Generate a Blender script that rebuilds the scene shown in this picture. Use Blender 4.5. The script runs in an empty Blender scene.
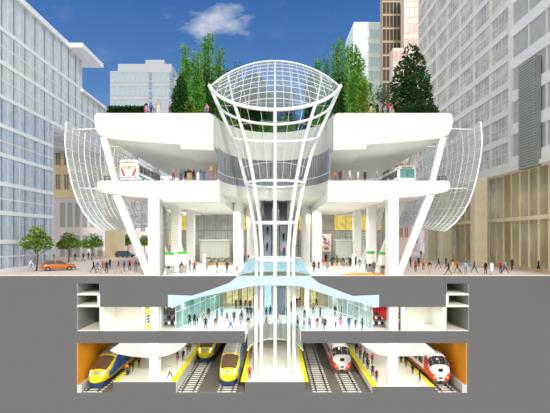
import bpy, bmesh, math, random
from mathutils import Vector, Matrix
R = random.Random(7)
C = bpy.context.scene.collection
PI = math.pi

# ------------------------------------------------------------------ camera, sky, sun, lamps, exposure
F, D, EYE = 450.0, 60.0, 5.2          # focal length in pixels, camera distance from the cut, eye height
cam_d = bpy.data.cameras.new('camera'); cam = bpy.data.objects.new('camera', cam_d); C.objects.link(cam)
cam.location = (0, -D, EYE); cam.rotation_euler = (PI/2, 0, 0)
cam_d.sensor_width = 36; cam_d.lens = 36*F/550; cam_d.shift_y = 30.5/550; cam_d.clip_end = 2000
bpy.context.scene.camera = cam
vs = bpy.context.scene.view_settings
vs.view_transform = 'Standard'; vs.look = 'None'; vs.gamma = 1; vs.use_curve_mapping = False; vs.exposure = 0.3

def lin(c):
    return tuple((v/255/12.92) if v/255 <= .04045 else ((v/255+.055)/1.055)**2.4 for v in c)

SKY_FILL = 1.0; SUN = 1.75
w = bpy.data.worlds.new('sky'); bpy.context.scene.world = w; w.use_nodes = True
nt = w.node_tree; N = nt.nodes; L = nt.links; N.clear()
def nd(t, **k):
    n = N.new(t)
    for a, b in k.items(): setattr(n, a, b)
    return n
def math_(op, a, b=None):
    n = nd('ShaderNodeMath', operation=op)
    for i, v in enumerate((a, b)):
        if v is None: continue
        if isinstance(v, (int, float)): n.inputs[i].default_value = v
        else: L.new(v, n.inputs[i])
    return n.outputs[0]
def mix_(f, a, b):
    n = nd('ShaderNodeMix', data_type='RGBA')
    for s, v in ((n.inputs[0], f), (n.inputs[6], a), (n.inputs[7], b)):
        if isinstance(v, tuple): s.default_value = (*v, 1)
        elif isinstance(v, (int, float)): s.default_value = v
        else: L.new(v, s)
    return n.outputs[2]
tc = nd('ShaderNodeTexCoord'); sp = nd('ShaderNodeSeparateXYZ'); L.new(tc.outputs['Generated'], sp.inputs[0])
dx, dy, dz = sp.outputs
skl = lambda c: tuple(v/1.23 for v in lin(c))
ramp = nd('ShaderNodeValToRGB'); L.new(dz, ramp.inputs[0])
e = ramp.color_ramp.elements
e[0].position = 0.0; e[0].color = (*skl((172, 200, 228)), 1)
e[1].position = .48; e[1].color = (*skl((58, 106, 174)), 1)
m = ramp.color_ramp.elements.new(.16); m.color = (*skl((124, 172, 218)), 1)
m = ramp.color_ramp.elements.new(.30); m.color = (*skl((88, 134, 192)), 1)
# cumulus drifting high above the terrace
ay = math_('MAXIMUM', dy, .05)
u = math_('DIVIDE', dx, ay); v = math_('DIVIDE', dz, ay)
cb = nd('ShaderNodeCombineXYZ'); L.new(u, cb.inputs[0]); L.new(v, cb.inputs[1])
noi = nd('ShaderNodeTexNoise'); noi.inputs['Scale'].default_value = 16; noi.inputs['Detail'].default_value = 7; noi.inputs['Roughness'].default_value = .6
mp = nd('ShaderNodeMapping'); mp.inputs['Scale'].default_value = (.7, 1.3, 1); L.new(cb.outputs[0], mp.inputs[0]); L.new(mp.outputs[0], noi.inputs[0])
def blob(cu, cv, ru, rv, tilt=0):
    a = math_('SUBTRACT', u, cu); b = math_('SUBTRACT', math_('SUBTRACT', v, cv), math_('MULTIPLY', a, tilt))
    q = math_('ADD', math_('POWER', math_('DIVIDE', a, ru), 2), math_('POWER', math_('DIVIDE', b, rv), 2))
    return math_('MAXIMUM', math_('SUBTRACT', 1, q), 0)
bl = math_('MAXIMUM', math_('MAXIMUM', blob(-.125, .482, .125, .055, .10), blob(-.165, .455, .06, .035, -.1)), math_('MULTIPLY', blob(-.22, .49, .10, .014, .05), .45))
den = math_('MULTIPLY', math_('SUBTRACT', math_('ADD', math_('MULTIPLY', bl, .46), math_('MULTIPLY', noi.outputs[0], 1.25)), .86), 2.0)
den = math_('MULTIPLY', math_('MINIMUM', math_('MAXIMUM', den, 0), .8), math_('MINIMUM', math_('MULTIPLY', bl, 5), 1))
wisp = math_('MULTIPLY', math_('MAXIMUM', math_('SUBTRACT', noi.outputs[0], .55), 0), .35)
den = math_('MAXIMUM', den, wisp)
skyc = mix_(den, ramp.outputs[0], skl((220, 226, 236)))
# unseen sky behind the viewer, whitened as added fill for fronts and facades
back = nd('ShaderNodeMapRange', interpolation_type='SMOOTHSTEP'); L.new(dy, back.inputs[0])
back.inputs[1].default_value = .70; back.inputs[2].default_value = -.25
skyc = mix_(back.outputs[0], skyc, (SKY_FILL, SKY_FILL*.985, SKY_FILL*.95))
low = nd('ShaderNodeMapRange'); L.new(dz, low.inputs[0]); low.inputs[1].default_value = -.02; low.inputs[2].default_value = -.12
skyc = mix_(low.outputs[0], skyc, (.62, .61, .60))
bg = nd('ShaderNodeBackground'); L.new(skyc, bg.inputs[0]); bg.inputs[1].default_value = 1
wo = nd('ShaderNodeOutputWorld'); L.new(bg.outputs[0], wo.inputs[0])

sd = bpy.data.lights.new('sun', 'SUN'); sd.energy = SUN; sd.angle = math.radians(6); sd.color = (1, .985, .95)
so = bpy.data.objects.new('sun', sd); C.objects.link(so)
so.rotation_euler = Vector((-.22, 1, -.55)).to_track_quat('-Z', 'Y').to_euler()

def lamp(name, x, y, z, p, col=(1, .98, .94), r=.12, ang=165):
    d = bpy.data.lights.new(name, 'SPOT'); d.energy = p; d.color = col; d.shadow_soft_size = r; d.spot_size = math.radians(ang); d.spot_blend = .6
    o = bpy.data.objects.new(name, d); C.objects.link(o); o.location = (x, y, z); return o

# ------------------------------------------------------------------ coordinates
def S(Y): return F/(D+Y)
def X(px, Y=0): return (px-275)/S(Y)
def Z(py, Y=0): return EYE+(237-py)/S(Y)
def P(px, py, Y=0): return (X(px, Y), Z(py, Y))
def on_floor(px, py, z):
    d = F*(EYE-z)/(py-237); return ((px-275)*d/F, d-D, z)

# ------------------------------------------------------------------ materials
MATS = {}
def mat(name, rgb, rough=.6, metal=0, var=.05, scale=3.0, emit=0, spec=.4):
    if name in MATS: return MATS[name]
    m = bpy.data.materials.new(name); m.use_nodes = True; t = m.node_tree; b = t.nodes['Principled BSDF']
    c = lin(rgb)
    b.inputs['Roughness'].default_value = rough; b.inputs['Metallic'].default_value = metal
    b.inputs['Specular IOR Level'].default_value = spec
    g = t.nodes.new('ShaderNodeTexCoord'); n = t.nodes.new('ShaderNodeTexNoise'); n.inputs['Scale'].default_value = scale; n.inputs['Detail'].default_value = 3
    r = t.nodes.new('ShaderNodeValToRGB')
    r.color_ramp.elements[0].position = .3; r.color_ramp.elements[1].position = .7
    r.color_ramp.elements[0].color = (*[max(0, x*(1-var)) for x in c], 1); r.color_ramp.elements[1].color = (*[min(1, x*(1+var)) for x in c], 1)
    t.links.new(g.outputs['Object'], n.inputs[0]); t.links.new(n.outputs[0], r.inputs[0]); t.links.new(r.outputs[0], b.inputs['Base Color'])
    if emit:
        t.links.new(r.outputs[0], b.inputs['Emission Color']); b.inputs['Emission Strength'].default_value = emit
    MATS[name] = m; return m
def glass(name, rgb, diff=.5, trans=.3, gloss=.2, rough=.08, var=.08, cell=0):
    """pane: tinted film (diffuse) + clear (transparent) + mirror (glossy)"""
    if name in MATS: return MATS[name]
    m = bpy.data.materials.new(name); m.use_nodes = True; t = m.node_tree; t.nodes.clear()
    o = t.nodes.new('ShaderNodeOutputMaterial')
    d = t.nodes.new('ShaderNodeBsdfDiffuse'); tr = t.nodes.new('ShaderNodeBsdfTransparent'); gl = t.nodes.new('ShaderNodeBsdfGlossy'); tl = t.nodes.new('ShaderNodeBsdfTranslucent')
    c = lin(rgb)
    g = t.nodes.new('ShaderNodeTexCoord'); n = t.nodes.new('ShaderNodeTexNoise'); n.inputs['Scale'].default_value = cell or .7; n.inputs['Detail'].default_value = 2
    r = t.nodes.new('ShaderNodeValToRGB'); r.color_ramp.elements[0].position = .35; r.color_ramp.elements[1].position = .65
    r.color_ramp.elements[0].color = (*[x*(1-var) for x in c], 1); r.color_ramp.elements[1].color = (*[min(1, x*(1+var)) for x in c], 1)
    t.links.new(g.outputs['Object'], n.inputs[0]); t.links.new(n.outputs[0], r.inputs[0])
    t.links.new(r.outputs[0], d.inputs[0]); t.links.new(r.outputs[0], tl.inputs[0])
    tr.inputs[0].default_value = (*[.5+.5*x for x in c], 1); gl.inputs['Roughness'].default_value = rough
    a = t.nodes.new('ShaderNodeMixShader'); a.inputs[0].default_value = .3; t.links.new(d.outputs[0], a.inputs[1]); t.links.new(tl.outputs[0], a.inputs[2])
    b = t.nodes.new('ShaderNodeMixShader'); b.inputs[0].default_value = trans/(trans+diff); t.links.new(a.outputs[0], b.inputs[1]); t.links.new(tr.outputs[0], b.inputs[2])
    k = t.nodes.new('ShaderNodeMixShader'); k.inputs[0].default_value = gloss; t.links.new(b.outputs[0], k.inputs[1]); t.links.new(gl.outputs[0], k.inputs[2])
    t.links.new(k.outputs[0], o.inputs[0]); MATS[name] = m; return m
def leafmat(name, rgb, var=.45, scale=.9):
    if name in MATS: return MATS[name]
    m = mat(name, rgb, .6, 0, var, scale, spec=.15); return m

WHITE = mat('white_concrete', (214, 218, 208), .75, 0, .012, .4, spec=.1)
SOFF = mat('white_plaster', (240, 239, 234), .8, 0, .015, .4, spec=.1)
STEEL = mat('white_steel', (236, 240, 238), .4, 0, .01)
CUT = mat('grey_section_fill', (103, 103, 103.5), .95, 0, .004, .5, spec=0)
DARKM = mat('dark_metal', (48, 50, 54), .5, .2)
GREYM = mat('grey_metal', (140, 144, 150), .45, .3)
BLACK = mat('black_rubber', (22, 22, 24), .7)
YEL = mat('yellow_paint', (250, 238, 20), .6, 0, .03)
CREAM = mat('cream_terrazzo', (250, 246, 230), .5, 0, .03, 1.5)

# ------------------------------------------------------------------ mesh building
class MB:
    def __init__(s): s.v = []; s.f = []; s.m = []; s.sm = []
    def add(s, vs, fs, mi=0, smooth=False):
        b = len(s.v); s.v += [tuple(x) for x in vs]
        for f in fs: s.f.append(tuple(b+i for i in f)); s.m.append(mi); s.sm.append(smooth)
        return s
    def box(s, x0, x1, y0, y1, z0, z1, mi=0):
        x0, x1 = sorted((x0, x1)); y0, y1 = sorted((y0, y1)); z0, z1 = sorted((z0, z1))
        v = [(x0,y0,z0),(x1,y0,z0),(x1,y1,z0),(x0,y1,z0),(x0,y0,z1),(x1,y0,z1),(x1,y1,z1),(x0,y1,z1)]
        return s.add(v, [(0,3,2,1),(4,5,6,7),(0,1,5,4),(1,2,6,5),(2,3,7,6),(3,0,4,7)], mi)
    def rbox(s, x0, x1, y0, y1, z0, z1, r=.05, mi=0):
        """box with chamfered vertical edges and top"""
        x0, x1 = sorted((x0, x1)); y0, y1 = sorted((y0, y1))
        def ring(q, z): return [(x0+q,y0,z),(x1-q,y0,z),(x1,y0+q,z),(x1,y1-q,z),(x1-q,y1,z),(x0+q,y1,z),(x0,y1-q,z),(x0,y0+q,z)]
        def ins(z): return [(x0+r,y0+r,z),(x1-r,y0+r,z),(x1-r,y0+r,z),(x1-r,y1-r,z),(x1-r,y1-r,z),(x0+r,y1-r,z),(x0+r,y1-r,z),(x0+r,y0+r,z)]
        return s.rings([ring(r, z0), ring(r, z1-r), ins(z1)], True, mi)
    def rings(s, rs, cap=True, mi=0, smooth=False, closed=True):
        n = len(rs[0]); vs = [p for r in rs for p in r]; fs = []
        for i in range(len(rs)-1):
            for j in range(n if closed else n-1):
                k = (j+1) % n; fs.append((i*n+j, i*n+k, (i+1)*n+k, (i+1)*n+j))
        if cap:
            fs.append(tuple(reversed(range(n)))); fs.append(tuple((len(rs)-1)*n+j for j in range(n)))
        return s.add(vs, fs, mi, smooth)
    def prism(s, pts, y0, y1, mi=0, mf=None):
        """polygon in x,z pushed from y0 to y1"""
        n = len(pts); a = sum(pts[i][0]*pts[(i+1)%n][1]-pts[(i+1)%n][0]*pts[i][1] for i in range(n))
        if a < 0: pts = pts[::-1]
        v = [(x, y0, z) for x, z in pts]+[(x, y1, z) for x, z in pts]
        s.add(v, [tuple(range(n))], mi if mf is None else mf)
        b = len(s.v)-2*n
        fs = [tuple(reversed(range(n, 2*n)))]+[(i, i+n, (i+1)%n+n, (i+1)%n) for i in range(n)]
        for f in fs: s.f.append(tuple(b+i for i in f)); s.m.append(mi); s.sm.append(False)
        return s
    def slab(s, pts, z0, z1, mi=0):
        """polygon in x,y pushed from z0 up to z1"""
        n = len(pts); a = sum(pts[i][0]*pts[(i+1)%n][1]-pts[(i+1)%n][0]*pts[i][1] for i in range(n))
        if a < 0: pts = pts[::-1]
        v = [(x, y, z0) for x, y in pts]+[(x, y, z1) for x, y in pts]
        return s.add(v, [tuple(reversed(range(n))), tuple(range(n, 2*n))]+[(i, (i+1)%n, (i+1)%n+n, i+n) for i in range(n)], mi)
    def tube(s, pts, r, n=8, mi=0, closed=False, cap=True):
        pts = [Vector(p) for p in pts]; m_ = len(pts); rs = []
        rad = r if isinstance(r, (list, tuple)) else [r]*m_
        up = None
        for i, p in enumerate(pts):
            if closed: t = pts[(i+1) % m_]-pts[i-1]
            else: t = pts[min(i+1, m_-1)]-pts[max(i-1, 0)]
            t.normalize()
            if up is None:
                up = Vector((0, 0, 1)) if abs(t.z) < .9 else Vector((1, 0, 0))
            a = t.cross(up); a.normalize(); b = a.cross(t); b.normalize(); up = b
            rs.append([tuple(p+rad[i]*(math.cos(2*PI*k/n)*a+math.sin(2*PI*k/n)*b)) for k in range(n)])
        if closed: rs.append(rs[0]); cap = False
        return s.rings(rs, cap, mi, True)
    def bar(s, a, b, w, h=None, mi=0):
        a = Vector(a); b = Vector(b); t = (b-a).normalized(); h = h or w
        up = Vector((0, 0, 1)) if abs(t.z) < .95 else Vector((0, 1, 0))
        x = t.cross(up).normalized()*w/2; y = x.cross(t).normalized()*h/2
        r = lambda p: [tuple(p-x-y), tuple(p+x-y), tuple(p+x+y), tuple(p-x+y)]
        return s.rings([r(a), r(b)], True, mi)
    def cyl(s, x, y, z0, z1, r, n=20, mi=0, r1=None):
        r1 = r if r1 is None else r1
        return s.rings([[(x+q*math.cos(2*PI*k/n), y+q*math.sin(2*PI*k/n), z) for k in range(n)] for q, z in ((r, z0), (r1, z1))], True, mi, False)
    def wheel(s, x, y, z, r, t, mi=0, n=16):
        rs = [[(xx, y+q*math.cos(2*PI*k/n), z+q*math.sin(2*PI*k/n)) for k in range(n)] for xx, q in ((x-t/2, r*.85), (x-t/2+.04, r), (x+t/2-.04, r), (x+t/2, r*.85))]
        return s.rings(rs, True, mi)
    def ball(s, c, r, n=8, mi=0, sq=1):
        rs = []
        for i in range(1, n):
            a = PI*i/n; rs.append([(c[0]+r*math.sin(a)*math.cos(2*PI*k/n), c[1]+r*math.sin(a)*math.sin(2*PI*k/n), c[2]+sq*r*math.cos(a)) for k in range(n)])
        return s.rings(rs, True, mi, True)
    def leaf(s, p, l, w, d, mi=0):
        t = Vector(d).normalized(); q = Vector((R.uniform(-1, 1), R.uniform(-1, 1), R.uniform(-1, 1))).cross(t)
        if q.length < 1e-3: q = Vector((1, 0, 0))
        q.normalize(); p = Vector(p)
        return s.add([p, p+t*l*.5+q*w*.5, p+t*l, p+t*l*.5-q*w*.5], [(0, 1, 2, 3)], mi)
    def sheet(s, grid, mi=0, smooth=True, thick=0):
        """grid[i][j] of points"""
        n = len(grid[0]); v = [p for r in grid for p in r]
        s.add(v, [(i*n+j, i*n+j+1, (i+1)*n+j+1, (i+1)*n+j) for i in range(len(grid)-1) for j in range(n-1)], mi, smooth); return s
    def build(s, name, mats, parent=None):
        if not isinstance(mats, (list, tuple)): mats = [mats]
        org = ORG.get(parent.name, Vector()) if parent else Vector()
        me = bpy.data.meshes.new(name)
        me.from_pydata([(x-org.x, y-org.y, z-org.z) for x, y, z in s.v], [], s.f)
        for k in mats: me.materials.append(k)
        me.polygons.foreach_set('material_index', s.m); me.polygons.foreach_set('use_smooth', s.sm)
        bm = bmesh.new(); bm.from_mesh(me)
        if len(bm.faces) < 20000: bmesh.ops.recalc_face_normals(bm, faces=[f for f in bm.faces if True]) if name not in LOOSE else None
        bm.to_mesh(me); bm.free(); me.update()
        o = bpy.data.objects.new(name, me); C.objects.link(o)
        if parent: o.parent = parent; ORG[o.name] = org.copy()
        return o
ORG = {}
LOOSE = {'foliage', 'leaves'}
def tag(o, label, cat, group=None, kind=None):
    o['label'] = label; o['category'] = cat
    if group: o['group'] = group
    if kind: o['kind'] = kind
    return o
def thing(name, label, cat, loc=(0, 0, 0), group=None, kind=None):
    o = bpy.data.objects.new(name, None); C.objects.link(o); o.location = loc; o.empty_display_size = .3
    ORG[o.name] = Vector(loc); return tag(o, label, cat, group, kind)
def struct(mb, name, mats, label, cat):
    return tag(mb.build(name, mats), label, cat, kind='structure')
def copy_tree(o, parent=None):
    c = o.copy(); C.objects.link(c)
    if parent: c.parent = parent
    ORG[c.name] = ORG.get(o.name, Vector()).copy()
    for ch in list(o.children): copy_tree(ch, c)
    return c
def mirror(pts, ax=547): return [(ax-x, y) for x, y in pts]
def W(pts, Y=0): return [P(x, y, Y) for x, y in pts]
ORD = 'first second third fourth fifth sixth seventh eighth ninth tenth eleventh twelfth thirteenth fourteenth fifteenth sixteenth seventeenth eighteenth nineteenth twentieth'.split()
ORD += ['twenty-'+x for x in ORD[:9]]+['thirtieth']+['thirty-'+x for x in ORD[:9]]+['fortieth']+['forty-'+x for x in ORD[:9]]+['fiftieth']+['fifty-'+x for x in ORD[:9]]+['sixtieth']

# ------------------------------------------------------------------ ground, cut earth, slabs (structure)
ZS = Z(331)      # concourse floor
ZP = Z(382)      # platforms, west and middle
ZQ = Z(386.6)    # platform, east
ZT = Z(393)      # track bed
ZB = Z(180.6)    # bus deck
ZR = Z(113)      # roof terrace
DEEP = 30
canL = [(238,276),(229,283),(210,290),(192,295.7),(168,294.7)]
canR = [(310,276),(319,283),(336,289.6),(353,296),(379,294.7)]
EL = [(-260,276)]+canL+[(168,307),(100,307),(100,283.5),(77,283.5),(77,331),(245,331),(245,343),(77,343),(77,393),(113,393),(113,382),(176,382),(176,393),(245,393),(245,382),(275,382),(275,560),(-260,560)]
ER = [(810,276)]+canR+[(379,307),(445.5,307),(445.5,283.5),(469,283.5),(469,331),(301,331),(301,343),(467,343),(467,393),(434,393),(434,386.6),(372,386.6),(372,393),(305,393),(305,382),(275,382),(275,560),(810,560)]
LINE = mat('tunnel_lining', (236, 236, 232), .8, 0, .02, spec=.1)
for pts, sd_ in ((EL, 'tan corner building'), (ER, 'beige colonnade')):
    m = MB(); m.prism(W(pts), 0, DEEP, 1, 0)
    struct(m, 'ground', [CUT, LINE], f'grey cut earth mass on the half under the {sd_}', 'ground')

def arc(a, b, n=28, cx=0, t0=0, t1=PI): return [(cx+a*math.cos(t0+(t1-t0)*i/n), b*math.sin(t0+(t1-t0)*i/n)) for i in range(n+1)]
PAVE = mat('pale_paving', (226, 212, 202), .85, 0, .05, .25, spec=.1)
m = MB(); m.slab([(-130, 0.0), (-5.0, 0.0)]+[(x, y) for x, y in arc(5.0, 8.6)][::-1][1:-1]+[(5.0, 0), (130, 0), (130, 330), (-130, 330)], 0, .012)
struct(m, 'street', [PAVE], 'pale paved street level around the transit hall', 'street')
HALL = mat('hall_terrazzo', (246, 243, 236), .45, 0, .03, .8)
m = MB(); m.slab([(-15.1, 0.02), (-5.0, .02)]+arc(5.0, 8.6)[::-1][1:-1]+[(5.0, .02), (15, .02), (22.6, 35), (-22.8, 35)], .0, .028)
struct(m, 'floor', [HALL], 'white polished floor of the ground level hall', 'floor')
m = MB(); m.box(-130, -15.6, .0, .45, 0, .1); m.box(16.6, 130, .0, .45, 0, .1)
struct(m, 'kerb', [mat('kerb_stone', (214, 208, 202), .8)], 'low pale kerb along the cut edge of the street', 'kerb')

# bus deck and roof terrace
bd = [(100,180.6),(218,180.6),(218.8,183),(219.5,202),(166,202),(160,198.7),(128,196.3),(104,192.5),(98.5,190.5),(97,187),(97,183.5),(98,181.4)]
for pts, sd_ in ((bd, 'white bus with red chevrons'), (mirror(bd), 'bus with the teal windscreen')):
    m = MB(); m.prism(W(pts), 0, 38, 1, 0); struct(m, 'slab_bus_deck', [WHITE, SOFF], f'thick white deck slab carrying the {sd_}', 'deck slab')
tr = [(98,113),(209,113),(212,114.2),(213.5,117),(213.5,150),(181,149),(180.5,144.5),(160,143.2),(140,141.5),(122,139.8),(106,138),(99,134.5),(95.5,129),(94,121),(94.3,116),(95.6,114)]
for pts, sd_ in ((tr, 'clipped hedge and conical tree'), (mirror(tr), 'tall dark tree and round bush')):
    m = MB(); m.prism(W(pts), 0, 40, 1, 0); struct(m, 'slab_terrace', [WHITE, SOFF], f'thick white roof slab carrying the {sd_}', 'roof slab')
xl, xr = X(213.5), X(333.5); cx = (xl+xr)/2; a_ = (xr-xl)/2
pl = [(xr, 0)]+[(x, y) for x, y in arc(a_, 11.2, 32, cx)][1:-1]+[(xl, 0), (xl, 40), (xr, 40)]
m = MB(); m.slab(pl, Z(146.5), ZR-.02)
struct(m, 'slab_oculus', [WHITE], 'white roof slab with a half-round opening behind the glass funnel', 'roof slab')
xl2, xr2 = X(218), X(329.5); cx2 = (xl2+xr2)/2; a2 = (xr2-xl2)/2
pl = [(xr2, 0)]+[(x, y) for x, y in arc(a2, 11.5, 32, cx2)][1:-1]+[(xl2, 0), (xl2, 14), (xr2, 14)]
m = MB(); m.slab(pl, ZB-1.5, ZB-.02); m.box(xl2, -2.7, 14, 38, ZB-1.5, ZB-.02); m.box(2.7, xr2, 14, 38, ZB-1.5, ZB-.02); m.box(-2.7, 2.7, 33.4, 38, ZB-1.5, ZB-.02)
struct(m, 'slab_gallery', [WHITE], 'white gallery floor with a half-round opening above the hall', 'deck slab')

# columns and struts
COLW = mat('white_column_paint', (240, 240, 236), .7, 0, .012, spec=.15)
for px0, px1, pz, n in ((147.6,159,276,'tan corner building'), (388,399,276,'beige colonnade')):
    for k, Y in enumerate((0, 13, 26)):
        m = MB(); m.rbox(X(px0), X(px1), Y+.02, Y+1.5, 0, Z(198)+.05, .12)
        struct(m, 'column', [COLW], f"square white column under the deck on the {n} side, {('at the cut', 'second row', 'third row')[k]}", 'column')
for x, Y, r, n in ((-6.45,19.4,.92,'tall round white column at the hall centre, on the booth side'), (-4.6,29,.95,'round white column standing behind the tall one on the booth side'),
                   (7.4,19.4,.92,'tall round white column at the hall centre, on the orange mat side'), (6.1,29,.9,'round white column standing behind the tall one on the orange mat side')):
    m = MB(); m.cyl(x, Y, 0, ZB-1.5 if abs(x) < 7.3 else Z(202)+.02, r, 28); struct(m, 'column', [COLW], n, 'column')
for (x0, x1), pz0, pz1, zf, n in (((149.7,158.3),307,331,None,'concourse beside the yellow poster'), ((389.4,398.3),307,331,None,'concourse beside the colourful poster'), ((149,158.3),343,382,None,'platform of the blue and yellow train'), ((388,398.3),343,386.6,None,'platform crowded near the red and white train')):
    m = MB(); m.rbox(X(x0), X(x1), 0.01, 1.4, Z(pz1), Z(pz0), .05); struct(m, 'column', [COLW], f'square white column on the {n}', 'column')
def strut(a, b, wpx, Y, label):
    m = MB(); (x0, z0), (x1, z1) = P(*a), P(*b); h = wpx/15
    m.rings([[(x0-h, Y, z0), (x0+h, Y, z0), (x0+h, Y+.8, z0), (x0-h, Y+.8, z0)], [(x1-h*.8, Y, z1), (x1+h*.8, Y, z1), (x1+h*.8, Y+.8, z1), (x1-h*.8, Y+.8, z1)]])
    struct(m, 'strut', [COLW], label, 'strut')
for k, Y in enumerate((.1, 13, 26)):
    row = ('first', 'second', 'third')[k]+' row'
    for f, n in ((lambda p: p, 'tan corner building'), (lambda p: (547-p[0], p[1]), 'beige colonnade')):
        strut(f((103,137)), f((114,182)), 6, Y, f'white leaning strut, bus deck to roof, {n} side, {row}')
        strut(f((116,195)), f((148,275.8)), 8, Y, f'white leaning strut, street to bus deck, {n} side, {row}')

# ------------------------------------------------------------------ underground rooms (structure)
PALE = mat('pale_wall', (244, 244, 238), .8, 0, .015, spec=.1)
GREYW = mat('duct_grey', (150, 150, 146), .8, 0, .06, .5)
FLR = mat('cream_floor', (246, 242, 224), .6, 0, .02)
def room(name, px0, px1, pt, pb, dep, wallm, floorm, what):
    x0, x1, z0, z1 = X(px0), X(px1), Z(pb), Z(pt); t = .02
    m = MB(); m.box(x0+t, x1-t, dep, dep+.2, z0, z1); struct(m, 'wall_back', [wallm], f'back wall of the {what}', 'wall')
    m = MB(); m.box(x0+t, x1-t, 0.03, dep, z0, z0+.05); struct(m, 'floor', [floorm], f'floor of the {what}', 'floor')
    m = MB(); m.box(x0+.005, x0+.06, 0.03, dep, z0, z1); m.box(x1-.06, x1-.005, .03, dep, z0, z1); struct(m, 'wall_side', [wallm], f'side walls of the {what}', 'wall')
for f, sd_, lastx in ((lambda a, b: (a, b), 'yellow train', 0), (lambda a, b: (546-b, 546-a), 'red train', 1)):
    room('duct', *f(77.2, 99.6), 283.6, 294, 9, GREYW, FLR, f'topmost small duct chamber on the {sd_} side')
    room('duct', *f(77.2, 97.4), 295.4, 305.4, 6, GREYW, FLR, f'middle small duct chamber on the {sd_} side')
    room('duct', *f(77.2, 99.4), 307.2, 331, 9, GREYW, FLR, f'tall grey chamber under the ducts on the {sd_} side')
    room('plant', *f(102.4, 142), 307, 331, 5, PALE, FLR, f'wide empty white room below street on the {sd_} side')
    a, b = f(77, 100); m = MB(); m.box(X(a), X(b), 0, 9, Z(295.4), Z(294)); m.box(X(a), X(b), 0, 9, Z(307.1), Z(305.4)); struct(m, 'slab_duct', [WHITE], f'two thin white shelves between duct chambers on the {sd_} side', 'slab')
    a, b = f(97.5, 100); m = MB(); m.box(X(a), X(b), 0, 9, Z(305.4), Z(295.3)); a, b = f(99.6, 102.4); m.box(X(a), X(b), 0, 9, Z(331), Z(307)); a, b = f(142, 145); m.box(X(a), X(b), 0, 5, Z(331), Z(307)); struct(m, 'partition', [WHITE], f'thin white partitions between the rooms on the {sd_} side', 'wall')
# concourse
CON = mat('concourse_floor', (222, 238, 240), .4, 0, .03, .5)
con = [(-15.6, .03), (-3.7, .03)]+arc(3.7, 6.9)[::-1][1:-1]+[(3.7, .03), (15.4, .03), (15.4, 22), (-15.6, 22)]
m = MB(); m.slab(con, ZS-.35, ZS+.02); struct(m, 'floor', [CON], 'pale blue floor of the underground concourse', 'floor')
m = MB(); m.box(-15.6, 15.4, 22, 22.3, ZS, -.3); struct(m, 'wall_back', [mat('beige_wall', (226, 210, 172), .7, 0, .05)], 'beige back wall of the concourse behind the shops', 'wall')
m = MB(); m.box(-15.7, -15.5, 1.0, 22, ZS, -3.6); m.box(15.3, 15.5, 1, 22, ZS, -3.6); struct(m, 'wall_side', [PALE], 'white end walls of the concourse behind the glass', 'wall')
for f, sd_ in ((lambda a: a, 'yellow poster'), (lambda a: 547.5-a, 'red drapes')):
    m = MB(); xa, xb = sorted((X(f(158.4)), X(f(174)))); m.box(xa, xb, 3.5, 3.7, ZS, Z(307)); struct(m, 'wall_back', [PALE], f'back wall of the small shop at the {sd_} end', 'wall')
    m = MB(); m.box(xa, xb, .03, 3.5, ZS, ZS+.04); struct(m, 'floor', [FLR], f'cream floor of the small shop at the {sd_} end', 'floor')
# concourse glass canopy
BLUE = glass('pale_blue_frosted_glass', (178, 222, 238), .75, .18, .08, .2, .05)
cb_ = [(174,307.6),(184.5,302),(199,297.5),(225,292),(250,286.5),(262,285.5)]
cpts = canL[::-1]+canR+[(379,307),(374,307.6),(358,302),(337.6,298),(324.5,294),(310,289),(298,286),(286,285.5)]+cb_[::-1]+[(168,307)]
t = thing('glass_canopy', 'wide pale blue glass canopy roofing the concourse around the white funnel', 'canopy', (0, 0, 0))
m = MB(); m.prism(W(cpts), -.04, .55); m.build('fascia', [mat('pale_blue_enamel', (186, 206, 226), .35, 0, .05, .4)], t)
m = MB()
rows = []
for q, z, a, b in ((0, .02, 4.95, 8.5), (.3, .55, 4.6, 8.0), (.6, 1.25, 4.15, 7.4), (1, 2.3, 3.5, 6.75)):
    rows.append([(x, max(y, 0), z) for x, y in arc(a, b, 30)])
m.sheet(rows); hump = m.build('hood', [BLUE], t)
m = MB(); m.tube([(x, y, 2.32) for x, y in arc(3.5, 6.75, 30)], .07); m.tube([(x, y, .04) for x, y in arc(4.97, 8.52, 30)], .07); m.build('rim', [STEEL], t)
for k in range(9):
    q = PI*(k+.5)/9; m = MB(); m.tube([(a*math.cos(q), b*math.sin(q), z+.02) for z, a, b in ((.02, 4.95, 8.5), (.55, 4.6, 8.0), (1.25, 4.15, 7.4), (2.3, 3.5, 6.75))], .035, 6); m.build('glazing_bar', [STEEL], t)
# glass drum under the concourse floor
GREEN = glass('pale_green_glass', (236, 246, 240), .45, .5, .06, .1, .05)
t = thing('glass_drum', 'pale green glass balustrade drum around the funnel above the middle platform', 'balustrade', (0, 0, ZS))
for k in range(14):
    p = arc(3.68, 6.85, 14)[k:k+2]; m = MB(); m.sheet([[(p[0][0], p[0][1]+.05, z), (p[1][0], p[1][1]+.05, z)] for z in (Z(350.5), ZS+.9)]); m.build('glass_panel', [GREEN], t)
m = MB(); m.tube([(x, y+.05, ZS+.93) for x, y in arc(3.68, 6.85)], .05); m.build('handrail', [STEEL], t)
m = MB(); m.tube([(x, y+.05, Z(350.5)) for x, y in arc(3.68, 6.85)], .09); m.build('bottom_ring', [STEEL], t)
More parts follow.
